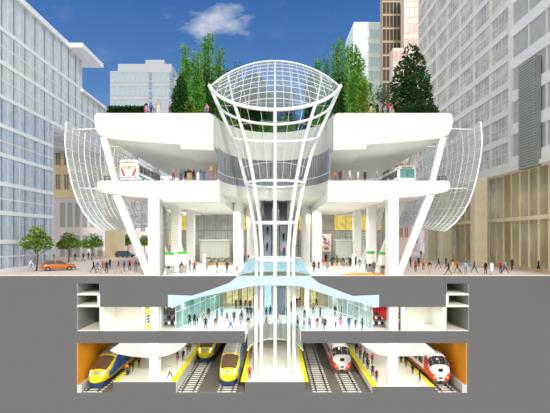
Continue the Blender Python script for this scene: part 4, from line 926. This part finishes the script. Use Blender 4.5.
for x0, n, c in ((-14.6, 'teal glass', (96, 170, 160)), (11.2, 'pale glass', (190, 206, 204))):
    t = thing('shop_shelving', f'shop shelving with stock seen through the {n}', 'shelving', (x0+1.5, 15, ZS)); m = MB(); m.box(x0, x0+3.2, 15, 15.4, ZS+.02, ZS+3); m.build('back', [mat('shelf_'+n.replace(' ', '_'), c, .6, 0, .35, 1.2)], t)
    for k in range(4): m = MB(); m.box(x0, x0+3.2, 14.5, 15, ZS+.4+k*.7, ZS+.46+k*.7); m.build('shelf', [STEEL], t)
for k, (x0, x1) in enumerate(((-8.9, -6.6), (-6.1, -3.9), (2.6, 4.6), (5.2, 7.6))):
    n = ('first from the teal glass', 'second from the teal glass', 'next to the blue pillar', 'last before the pale glass')[k]; t = thing('storefront', f'warm lit shop front in the beige back wall, {n}', 'shop front', ((x0+x1)/2, 21.9, ZS))
    m = MB(); m.box(x0, x1, 21.88, 21.98, ZS+.4, ZS+3.6); m.build('display_window', [mat('warm_display', (240, 214, 160), .4, 0, .4, 1.6, emit=.25)], t); m = MB(); m.box(x0-.1, x1+.1, 21.8, 21.98, ZS+3.6, ZS+4.0); m.build('header', [mat('brown_header', (150, 112, 70), .7)], t)
    for q in range(3): m = MB(); m.box(x0+(x1-x0)*q/2-.05, x0+(x1-x0)*q/2+.05, 21.78, 21.9, ZS+.02, ZS+3.6); m.build('jamb', [mat('brown_header', (150, 112, 70), .7)], t)
for x, r_, c, n in ((-1.15, .55, (178, 214, 234), 'light blue pillar standing behind the funnel on the concourse'), (1.0, .6, (110, 122, 132), 'dark grey lift shaft behind the funnel on the concourse'), (5.0+.1, .4, (240, 240, 238), 'white pillar beside the dark lift shaft on the concourse')):
    m = MB(); m.rbox(x-r_, x+r_, 12, 12+2*r_, ZS+.02, -1.0, .08); struct(m, 'pillar', [mat('pillar_'+str(c[0]), c, .6, 0, .08)], n, 'pillar')
t = thing('advert_panel', 'tall narrow yellow and black poster beside the white concourse column', 'poster', (X(147.2), .6, ZS)); m = MB(); m.box(X(145), X(149.5), .6, .7, ZS, Z(307.2)); m.build('board', [mat('poster_white', (248, 246, 232), .6)], t)
m = MB(); m.box(X(145.6), X(149), .56, .6, Z(316), Z(308)); m.build('print', [YEL], t)['label'] = 'yellow print'
m = MB(); m.box(X(145.6), X(149), .56, .6, Z(330.5), Z(325)); m.build('print', [YEL], t)['label'] = 'yellow print'
for k in range(3): m = MB(); m.bar((X(145.8), .57, Z(323.5-k*3)), (X(148.8), .57, Z(321.5-k*3)), .05, .18); m.build('print', [BLACK], t)['label'] = 'slanted black bar'
t = thing('advert_panel', 'tall narrow multicoloured poster beside the white concourse column', 'poster', (X(399.6), .6, ZS)); m = MB(); m.box(X(398.5), X(400.8), .6, .7, ZS, Z(307.2)); m.build('board', [DARKM], t)
for k in range(10):
    c = [(200, 60, 60), (60, 150, 100), (70, 90, 170), (220, 190, 90), (230, 230, 230)][k % 5]; m = MB(); m.box(X(398.8), X(400.6), .56, .6, Z(330.6-k*2.3), Z(329-k*2.3)); m.build('print', [mat(f'print_{c[0]}', c, .6)], t)
# small shops at both ends
for s_, px0, px1 in ((0, 158.8, 173.8), (1, 374.5, 389)):
    cols = [('black', (30, 30, 32)), ('white', (240, 240, 236)), ('brown', (120, 96, 72)), ('grey', (120, 120, 120))] if not s_ else [('red', (196, 40, 36)), ('white', (240, 240, 236)), ('black', (34, 30, 32)), ('pale green', (180, 200, 180))]
    t = thing('shop_rack', f'tall dark display rack in the small shop by the {"red drapes" if s_ else "yellow poster"}', 'rack', (X((px0+px1)/2), 2.4, ZS)); m = MB(); m.box(X(px0)+.1, X(px1)-.1, 2.9, 3.0, ZS+.04, ZS+3.1); m.build('back', [mat('rack_grey', (206, 204, 196), .7)], t)
    for k in range(4): m = MB(); m.box(X(px0)+.1, X(px1)-.1, 2.3, 2.9, ZS+.35+k*.72, ZS+.4+k*.72); m.build('shelf', [DARKM], t)
    for k in range(4):
        for q in range(4):
            n, c = cols[(k*3+q*q+s_) % 4]; a = X(px0)+.2+q*.42; m = MB(); m.rbox(a, a+.34, 2.4, 2.8, ZS+.402+k*.72, ZS+.402+k*.72+.3+.08*((k+q) % 3), .03)
            tag(m.build('carton', [mat('carton_'+n.replace(' ', '_'), c, .7)]), f'{n} carton on the {ORD[k]} shelf up, {ORD[q]} along, small shop by the {"red drapes" if s_ else "yellow poster"}', 'carton', 'cartons on the shop rack')
m = MB(); g = [[(X(374.5)+.05+k*.1, 1.2+.12*math.sin(k*1.6), Z(307.3)-dz_*(.4+.6*abs(k-5)/14*2)) for dz_ in (0, .6, 1.4)] for k in range(19)]; m.sheet(g); o = m.build('drape', [mat('red_cloth', (200, 34, 32), .8)]); sm = o.modifiers.new('thickness', 'SOLIDIFY'); sm.thickness = .03; tag(o, 'red drapes hung across the small shop at the pale glass end', 'drape')
t = thing('stair_rail', 'pale handrail with posts on the concourse floor along the pale glass', 'railing', (9.5, 8, ZS)); m = MB(); m.tube([(7.2, 16, ZS+1), (11.0, 5.5, ZS+1)], .05, 6); m.tube([(7.2, 16, ZS+.5), (11.0, 5.5, ZS+.5)], .03, 6); m.build('rail', [STEEL], t)
for k in range(6): q = k/5; m = MB(); m.tube([(7.2+3.8*q, 16-10.5*q, ZS+.02), (7.2+3.8*q, 16-10.5*q, ZS+1)], .04, 6); m.build('post', [STEEL], t)

# ------------------------------------------------------------------ people
SKIN = mat('skin', (206, 160, 132), .6, 0, .08); HAIR = mat('hair_dark', (46, 36, 30), .8, 0, .2); SHOE = mat('shoe_dark', (40, 36, 34), .6)
CL = {}
COLS = {'black': (34, 34, 38), 'dark grey': (70, 72, 78), 'grey': (134, 136, 140), 'light grey': (190, 192, 196), 'white': (244, 244, 242), 'navy': (40, 50, 84), 'blue': (74, 116, 176), 'light blue': (150, 186, 222), 'teal': (64, 140, 140), 'red': (196, 44, 46), 'maroon': (122, 44, 50), 'pink': (224, 130, 156), 'magenta': (196, 50, 120),
        'orange': (224, 128, 50), 'yellow': (230, 206, 80), 'tan': (190, 160, 122), 'brown': (110, 82, 62), 'dark brown': (70, 54, 46), 'green': (76, 118, 74), 'dark green': (44, 62, 52), 'purple': (110, 84, 136), 'violet': (96, 96, 170), 'mauve': (166, 124, 132), 'beige': (216, 200, 172)}
def cloth(n):
    return mat('cloth_'+n.replace(' ', '_'), COLS[n], .85, 0, .06, 8, spec=.1)
def proto(legs, arms, sit=False, skirt=False):
    """legs/arms: ((foot swing, knee bend) per side), arms: (swing, bend) per side; returns a mesh with slots skin, top, trousers, hair, shoes"""
    V = []; E = []; T = []
    def add(p, r, par=None, tag_='top'):
        V.append((p, r)); i = len(V)-1
        if par is not None: E.append((par, i)); T.append(tag_)
        return i
    hz = .93 if not sit else .52
    pel = add((0, 0, hz), (.145, .10)); wa = add((0, 0, hz+.17), (.125, .085), pel, 'low' if not sit else 'top'); ch = add((0, .01, hz+.38), (.155, .10), wa, 'top'); nb = add((0, .01, hz+.53), (.075, .07), ch, 'top')
    nk = add((0, .0, hz+.59), (.052, .052), nb, 'skin'); hd = add((0, -.015, hz+.68), (.075, .088), nk, 'skin'); ht = add((0, -.005, hz+.755), (.066, .08), hd, 'head')
    ns = add((0, -.112, hz+.665), (.014, .014), hd, 'skin')
    for s_ in (-1, 1): add((s_*.082, 0, hz+.67), (.014, .022), hd, 'skin')
    for k, s_ in enumerate((-1, 1)):
        sw, kb = legs[k]
        hip = add((s_*.09, 0, hz-.05), (.088, .092), pel, 'low')
        if sit: kn = add((s_*.11, -.42, hz-.02), (.06, .06), hip, 'low'); an = add((s_*.11, -.42, .1), (.04, .042), kn, 'low'); to = add((s_*.12, -.56, .045), (.042, .03), an, 'shoe')
        else:
            ky = -sw*.45; kz = .50+.02*abs(sw); fy = -sw*.9+kb; fz = .09+.1*max(0, kb)*2
            md = add((s_*.095, ky*.5, .72), (.078, .082), hip, 'low'); kn = add((s_*.095, ky-.02*kb, kz), (.055, .06), md, 'low'); cf = add((s_*.093, (ky*.6+fy*.4)+.012, kz*.6+fz*.4), (.05, .056), kn, 'leg'); an = add((s_*.09, fy, fz), (.034, .038), cf, 'leg'); to = add((s_*.105, fy-.15, fz-.05 if kb < .05 else fz-.08), (.042, .028), an, 'shoe')
        sw, bd = arms[k]
        sh = add((s_*.185, .005, hz+.47), (.062, .062), ch, 'top'); z1 = hz+.47-.29; y1 = -.16*sw
        el = add((s_*.225, y1+.01, z1), (.043, .045), sh, 'top'); wy = y1-.25*(sw*.5+bd); wz = z1-.25*math.cos(min(1.4, bd*1.3))+ (.1*bd if bd > 1 else 0)
        wr = add((s_*(.225-.05*bd), wy, wz), (.028, .03), el, 'top'); d = (Vector(V[wr][0])-Vector(V[el][0])).normalized()
        pm = add(tuple(Vector(V[wr][0])+d*.07), (.02, .036), wr, 'skin')
        for q, ln in ((-.027, .068), (-.009, .08), (.009, .076), (.027, .06)):
            k1 = add(tuple(Vector(V[pm][0])+d*.035+Vector((0, q, 0))), (.0095, .0095), pm, 'skin'); k2 = add(tuple(Vector(V[k1][0])+d*ln*.55+Vector((-s_*.008, 0, 0))), (.009, .009), k1, 'skin'); add(tuple(Vector(V[k2][0])+d*ln*.4+Vector((-s_*.02, 0, 0))), (.008, .008), k2, 'skin')
        tb = add(tuple(Vector(V[wr][0])+d*.045+Vector((-s_*.008, -.038, 0))), (.011, .011), pm, 'skin'); add(tuple(Vector(V[tb][0])+d*.045+Vector((-s_*.012, -.012, 0))), (.009, .009), tb, 'skin')
    me = bpy.data.meshes.new('person_cage'); me.from_pydata([p for p, r in V], E, []); o = bpy.data.objects.new('person_cage', me); C.objects.link(o)
    md = o.modifiers.new('skin', 'SKIN'); md.use_smooth_shade = True
    sv = me.skin_vertices[0].data
    for i, (p, r) in enumerate(V): sv[i].radius = r; sv[i].use_root = (i == 0)
    sb = o.modifiers.new('sub', 'SUBSURF'); sb.levels = 1; sb.render_levels = 1
    dg = bpy.context.evaluated_depsgraph_get(); dg.update(); out = bpy.data.meshes.new_from_object(o.evaluated_get(dg)); bpy.data.objects.remove(o)
    segs = [(Vector(V[a][0]), Vector(V[b][0]), t_, V[a][1][0]) for (a, b), t_ in zip(E, T)]
    out.materials.clear()
    for m_ in (SKIN, cloth('black'), cloth('black'), HAIR, SHOE): out.materials.append(m_)
    code = {'skin': 0, 'top': 1, 'low': 2, 'leg': 0 if skirt else 2, 'shoe': 4, 'head': 0}
    for f in out.polygons:
        c = f.center; best = (9, 'top')
        for a, b, t_, r in segs:
            ab = b-a; q = max(0, min(1, (c-a).dot(ab)/max(ab.length_squared, 1e-9))); d_ = (c-a-ab*q).length-r*.6
            if d_ < best[0]: best = (d_, t_)
        k = code[best[1]]
        if k == 0 and c.z > hz+.60 and abs(c.x) < .12 and abs(c.y) < .13:
            if c.z > hz+.745 or (c.y > .0 and c.z > hz+.63): k = 3
            elif c.y < -.07 and abs(c.z-(hz+.695)) < .008 and .02 < abs(c.x) < .045: k = 3
        f.material_index = k; f.use_smooth = True
    out.name = 'person'; lo_ = min(v.co.z for v in out.vertices)
    for v in out.vertices: v.co.z -= lo_
    return out
PR = {'stand': proto(((.08, 0), (-.06, 0)), ((.1, .1), (.05, .2))), 'walk': proto(((.42, 0), (-.40, .12)), ((-.7, .3), (.8, .4))), 'stride': proto(((-.40, .1), (.44, 0)), ((.9, .5), (-.6, .2))), 'hold': proto(((.05, 0), (.0, 0)), ((.3, 1.2), (.1, .1))), 'both': proto(((.1, 0), (-.1, 0)), ((.35, 1.0), (.35, 1.1))),
      'skirt': proto(((.2, 0), (-.18, .05)), ((-.2, .2), (.3, .5)), skirt=True), 'sit': proto(((0, 0), (0, 0)), ((.5, .9), (.5, .8)), sit=True)}
sk_ = MB(); sk_.rings([[(a*math.cos(2*PI*k/16), b*math.sin(2*PI*k/16), z) for k in range(16)] for a, b, z in ((.15, .12, 1.0), (.18, .16, .86), (.2, .24, .55), (.19, .23, .55), (.17, .14, .86))], False)
SKM = None
NP = [0]
def person(x, Y, z, top, low, pose, rot, label, group, sc=1.0):
    global SKM
    o = bpy.data.objects.new('person', PR[pose]); C.objects.link(o); o.location = (x, Y, z); o.rotation_euler = (0, 0, rot); o.scale = (sc, sc, sc); ORG[o.name] = Vector()
    for i, n in ((1, top), (2, low)): o.material_slots[i].link = 'OBJECT'; o.material_slots[i].material = cloth(n)
    if pose == 'skirt':
        if SKM is None: k = sk_.build('skirt', [cloth('black')]); SKM = k.data; 
        else: k = bpy.data.objects.new('skirt', SKM); C.objects.link(k)
        k.parent = o; k.material_slots[0].link = 'OBJECT'; k.material_slots[0].material = cloth(low)
    return tag(o, label, 'person', group)
POSEW = {'stand': 'standing', 'walk': 'walking', 'stride': 'striding', 'hold': 'standing with one arm raised', 'both': 'standing with hands together', 'skirt': 'in a skirt', 'sit': 'sitting'}
def crowd(zone, floor, lst, group, count_from, Yfix=None, clamp=None, sc=1.0):
    """lst: (px, foot py, top, low, pose, facing) ; facing: l r f b toward the picture's side, viewer, away"""
    lst = sorted(lst, key=lambda q: q[0], reverse=count_from[1])
    for i, q in enumerate(lst):
        px, py, top, low, pose, fc = q[:6]; s_ = q[6] if len(q) > 6 else 1.0
        if Yfix is not None: Y = Yfix if not isinstance(Yfix, dict) else Yfix.get(px, 2); Y += (i % 3)*.5; x = X(px, Y); z = floor
        else: x, Y, z = on_floor(px, py, floor)
        if clamp: x = min(max(x, clamp[0]), clamp[1])
        rot = {'f': 0, 'b': PI, 'l': -PI/2, 'r': PI/2}[fc]+R.uniform(-.35, .35)
        what = f'person in {top} top, {low} {"skirt" if pose == "skirt" else "trousers"}'
        person(x, Y, z+.03, top, low, pose, rot, f'{what}, {zone}, {ORD[i]} from {count_from[0]}', group, s_*sc*1.06)
crowd('street', .0, [(31,271.6,'white','grey','walk','r'),(53.5,262,'maroon','dark grey','stand','f'),(75,261.5,'black','black','walk','l'),(83.3,261,'black','dark grey','walk','l'),(88.5,260,'black','black','stand','b'),(92.5,260.3,'dark grey','grey','stand','f'),(101,259.5,'tan','tan','stand','b'),
 (93.5,273.2,'navy','black','stride','r'),(97.5,273.6,'blue','grey','walk','r'),(102.5,271,'orange','brown','walk','r'),(106.5,273.6,'navy','navy','stand','b'),(110,269.5,'brown','black','stand','l'),(118.5,273.4,'maroon','tan','stride','l'),(124,271.8,'blue','navy','stand','r'),(129.5,270.7,'red','black','stand','f'),(135.8,272.6,'brown','grey','stand','b'),(139,266,'black','black','stand','b')],
 'pedestrians on the street by the offices', ('the glass office', False))
crowd('hall', .03, [(172,273.5,'dark brown','black','stand','b'),(181.5,274,'black','tan','walk','l'),(186,269.5,'black','dark grey','stand','r'),(190,271.5,'black','black','stand','l'),(194.5,274.2,'red','dark grey','both','f'),(200,273,'light blue','pink','stand','r',.62),(207,272.7,'grey','grey','stand','f'),(217,273.5,'black','black','stand','r'),(227,273.6,'dark brown','dark grey','walk','f'),(244,264,'purple','black','stand','b'),(248.5,263.6,'red','dark grey','stand','f')],
 'people in the hall on the booth side', ('the kiosk', False))
crowd('hall crowd', .03, [(314,273,'dark grey','black','stand','b'),(318.7,272.5,'maroon','dark grey','walk','l'),(323.3,270,'red','tan','stand','f'),(326,262.5,'navy','black','stand','b'),(327.2,274,'grey','grey','stand','b'),(332,266.5,'dark green','black','stand','l'),(335,273.8,'tan','beige','stand','f'),(339.3,274,'white','light grey','skirt','r'),(343,268.3,'dark grey','grey','stand','b'),(346,270,'light grey','grey','walk','r'),(350.3,267.5,'dark green','black','stand','f'),(353.2,270,'black','dark grey','stand','b'),(355.8,266,'black','black','hold','l'),(356.6,257.4,'black','black','stand','f'),(359.5,270.3,'blue','light grey','stand','b'),(366.4,271.6,'navy','blue','stand','l'),(374,273.6,'brown','dark grey','stand','f'),(337,263.5,'green','dark grey','stand','l'),(341,262.6,'grey','black','stand','b'),(346.5,262.2,'dark green','dark green','stand','r')],
 'people in the hall on the orange mat side', ('the tall round column', False))
person(X(236.2, 3), 3.12, .03, 'orange', 'tan', 'sit', 1.2, 'person in orange top sitting on a pale bench beside the tall round column', 'people in the hall on the booth side')
crowd('plaza', .0, [(410.5,267.7,'black','black','stand','r'),(415.6,272.6,'red','dark grey','stand','b'),(418.7,267.2,'dark grey','black','stand','f'),(423.3,270.6,'orange','brown','stand','b'),(429.6,274,'black','tan','skirt','f'),(421,257.3,'dark grey','black','stand','f'),(426,257.4,'black','black','stand','b'),(431,257.2,'black','dark grey','stand','f'),(436,257.3,'black','black','stand','b'),(438.6,268.3,'dark grey','black','walk','r'),(446,267.6,'black','dark grey','stand','l'),(448.4,275,'dark green','black','stride','l'),(452.6,269.2,'dark brown','yellow','stand','f'),(457.2,273.4,'red','black','walk','l'),(460,274.2,'tan','brown','walk','r',.6),(465.6,274.6,'light blue','grey','stand','b'),
 (474.4,272.7,'blue','black','walk','r'),(485.6,274.4,'black','black','stand','l'),(491.6,275,'white','white','skirt','b'),(500.6,273.7,'red','navy','stand','f'),(505.2,273.6,'light blue','dark grey','walk','r'),(512,270.2,'dark grey','black','stand','b'),(538.6,272.6,'black','black','skirt','r')],
 'pedestrians on the plaza by the colonnade', ('the leaning strut', False))
crowd('bus platform', ZB, [(173.5,0,'mauve','brown','stand','f'),(181,0,'teal','dark grey','stand','b'),(185.5,0,'black','black','stand','f'),(188.4,0,'dark brown','tan','stand','b'),(190.8,0,'maroon','tan','stand','f'),(193.7,0,'black','black','stand','b'),(198,0,'teal','white','stand','f'),(200.6,0,'green','grey','stand','b'),(204,0,'violet','blue','both','f'),(211,0,'tan','mauve','both','f',1.22),(215.4,0,'mauve','tan','stand','l',1.25)],
 'travellers on the bus deck by the chevron bus', ('the chevron bus', False), Yfix=1.2, sc=1.0)
crowd('bus platform', ZB, [(334.8,0,'orange','brown','stand','f',.8),(340.2,0,'maroon','dark grey','stand','b'),(343.6,0,'grey','grey','stand','f'),(349.6,0,'white','light grey','walk','r'),(358,0,'white','beige','stand','l'),(365,0,'dark grey','black','stand','f'),(377,0,'light grey','grey','walk','l')],
 'travellers on the bus deck by the teal bus', ('the teal-fronted bus', True), Yfix=2.2)
crowd('roof terrace', ZR, [(146,0,'black','pink','stand','f'),(151,0,'purple','navy','stand','b'),(154.6,0,'light blue','grey','stand','f'),(158.6,0,'tan','beige','both','b',1.15),(169,0,'red','brown','stand','l',.85),(207,0,'pink','violet','stand','f')],
 'visitors on the terrace by the hedge', ('the hedge', False), Yfix=1.0)
crowd('roof terrace', ZR, [(371,0,'black','tan','stand','f'),(377.3,0,'black','black','stand','b'),(382.4,0,'brown','dark brown','hold','r'),(385,0,'dark grey','grey','stand','f'),(388,0,'red','navy','stand','b'),(392,0,'mauve','tan','walk','r')],
 'visitors on the terrace by the dark tree', ('the bamboo', False), Yfix=1.2)
crowd('concourse', ZS, [(189.5,326.2,'black','black','both','f'),(194.6,326.2,'black','black','stand','b'),(197.4,330,'black','light grey','hold','l'),(203,322.4,'tan','grey','stand','f'),(205.6,330,'dark brown','black','stand','b'),(208.6,319,'dark brown','brown','stand','f'),(215.6,330.6,'brown','tan','walk','f'),(217,321,'black','black','stand','l'),(222,317.2,'grey','teal','stand','b'),(227,324.2,'black','dark grey','walk','r'),(230.6,330.8,'light grey','blue','stride','r'),(234,323,'navy','navy','stand','b'),(241.2,325,'dark brown','grey','stand','f'),(236,309.5,'black','black','stand','f'),(240.6,309.4,'black','black','stand','b'),(245.4,309.4,'black','dark grey','stand','f')],
 'commuters on the concourse near the teal glass', ('the teal glass', False))
crowd('mid concourse', ZS, [(250,310,'black','black','stand','f'),(247.6,318,'navy','dark grey','stand','b'),(251,318.2,'black','black','stand','f'),(254.6,318,'blue','navy','stand','b'),(241.6,322,'black','brown','walk','r'),(248.2,329.6,'black','tan','stand','f'),(260.4,317,'dark grey','grey','stand','l'),(266.3,317.5,'teal','black','stand','f'),(270.4,317.2,'navy','navy','stand','b'),(266.2,327.5,'mauve','brown','walk','l'),(278,324,'tan','mauve','stride','r'),(279,313,'black','dark grey','stand','f'),(291.5,312,'navy','black','stand','b'),(287,316,'grey','black','stand','f')],
 'commuters on the concourse behind the funnel', ('the teal glass', False))
crowd('concourse', ZS, [(297,307.5,'black','brown','stand','f'),(299.6,307,'brown','tan','stand','b'),(304.6,318,'beige','dark brown','hold','f'),(313.2,314.2,'tan','brown','both','b'),(297.6,328.6,'grey','dark grey','stand','b'),(304,330,'light grey','grey','stand','f'),(309.6,330.4,'mauve','violet','stand','b'),(317.3,330.6,'black','tan','stand','f'),(320.2,318,'dark brown','black','stand','l'),(322.6,329.3,'tan','grey','stand','b'),(325.2,330.8,'dark grey','navy','stand','f'),(335,316.4,'black','black','stand','f'),(335.6,329,'blue','navy','stand','b',.6),(340.6,329,'mauve','pink','skirt','b'),(341.6,316.5,'dark brown','dark grey','stand','l'),(349,329.6,'dark grey','blue','stand','f'),(355.5,328.8,'light grey','dark grey','stand','b'),(362.2,330.2,'black','black','stand','l'),(306,308,'dark brown','black','stand','f'),(309.4,308.3,'brown','tan','stand','b'),(316.5,307.5,'brown','black','walk','r')],
 'commuters on the concourse near the pale glass', ('the pale glass', True))
crowd('train platform', ZP, [(139,367.6,'red','black','stand','f'),(133,371.5,'dark grey','black','stand','l'),(129,374,'black','dark grey','stand','b'),(126.4,375,'navy','black','stand','f'),(122.6,376,'orange','dark grey','stand','b')], 'passengers beside the tunnel train', ('the orange tunnel', False), clamp=(-20.6, -16.6))
crowd('train platform', ZP, [(177.4,359.5,'dark brown','dark brown','stand','f'),(184.3,361,'black','black','stand','b'),(187.4,355,'navy','grey','stand','f'),(190.6,352,'mauve','brown','stand','b'),(179.4,369,'pink','light grey','stand','l'),(176,379.2,'white','black','stride','l')], 'passengers beside the twin tracks', ('the square column', False), clamp=(-16, -14.3))
crowd('middle platform', ZP, [(248,361,'red','grey','stand','f'),(251.6,358,'dark brown','brown','stand','b'),(254,364,'black','black','stand','l'),(254.6,373,'red','grey','both','f'),(249.6,379.6,'magenta','maroon','stand','b')], 'passengers on the middle platform', ('the yellow train', False), clamp=(-3.8, -2.4))
crowd('crowded platform', ZQ, [(354,353,'dark grey','black','stand','f'),(357,354,'black','grey','stand','b'),(360.2,356,'red','black','stand','f'),(358.4,364,'black','dark grey','stand','l'),(362.6,370,'dark grey','black','stand','b'),(367.4,363.4,'maroon','brown','stand','f'),(372.2,364.4,'red','maroon','stand','b'),(368.6,377,'dark brown','navy','stand','f'),(373.6,382.6,'maroon','maroon','stand','b'),(356.4,359.4,'brown','dark grey','stand','f'),(365,358,'white','black','stand','f')], 'passengers waiting by the open tracks', ('the red and white train', False), clamp=(13.9, 20))
crowd('tunnel platform', ZQ, [(408,359,'black','black','stand','f'),(412,363,'dark grey','black','stand','b'),(416.6,367.6,'black','dark grey','stand','f'),(421.8,374.4,'dark brown','black','stand','b'),(427,381.4,'black','navy','stand','l')], 'passengers beside the tunnel red train', ('the white column', False), clamp=(16, 20.0))
for x, k, top in ((-1.35, 9, 'dark grey'), (-1.35, 20, 'navy'), (1.55, 6, 'maroon'), (1.55, 15, 'black'), (1.55, 26, 'grey')):
    y = 14+19.1*k/46+.2; person(x, y, .26+(ZB-.32)*k/46, top, 'black', 'stand', PI, f'person in {top} top riding the escalator nearer the {"booth" if x < 0 else "orange mat"}, {"low on" if k < 10 else "halfway up" if k < 22 else "high on"} the steps', 'people riding the escalators')
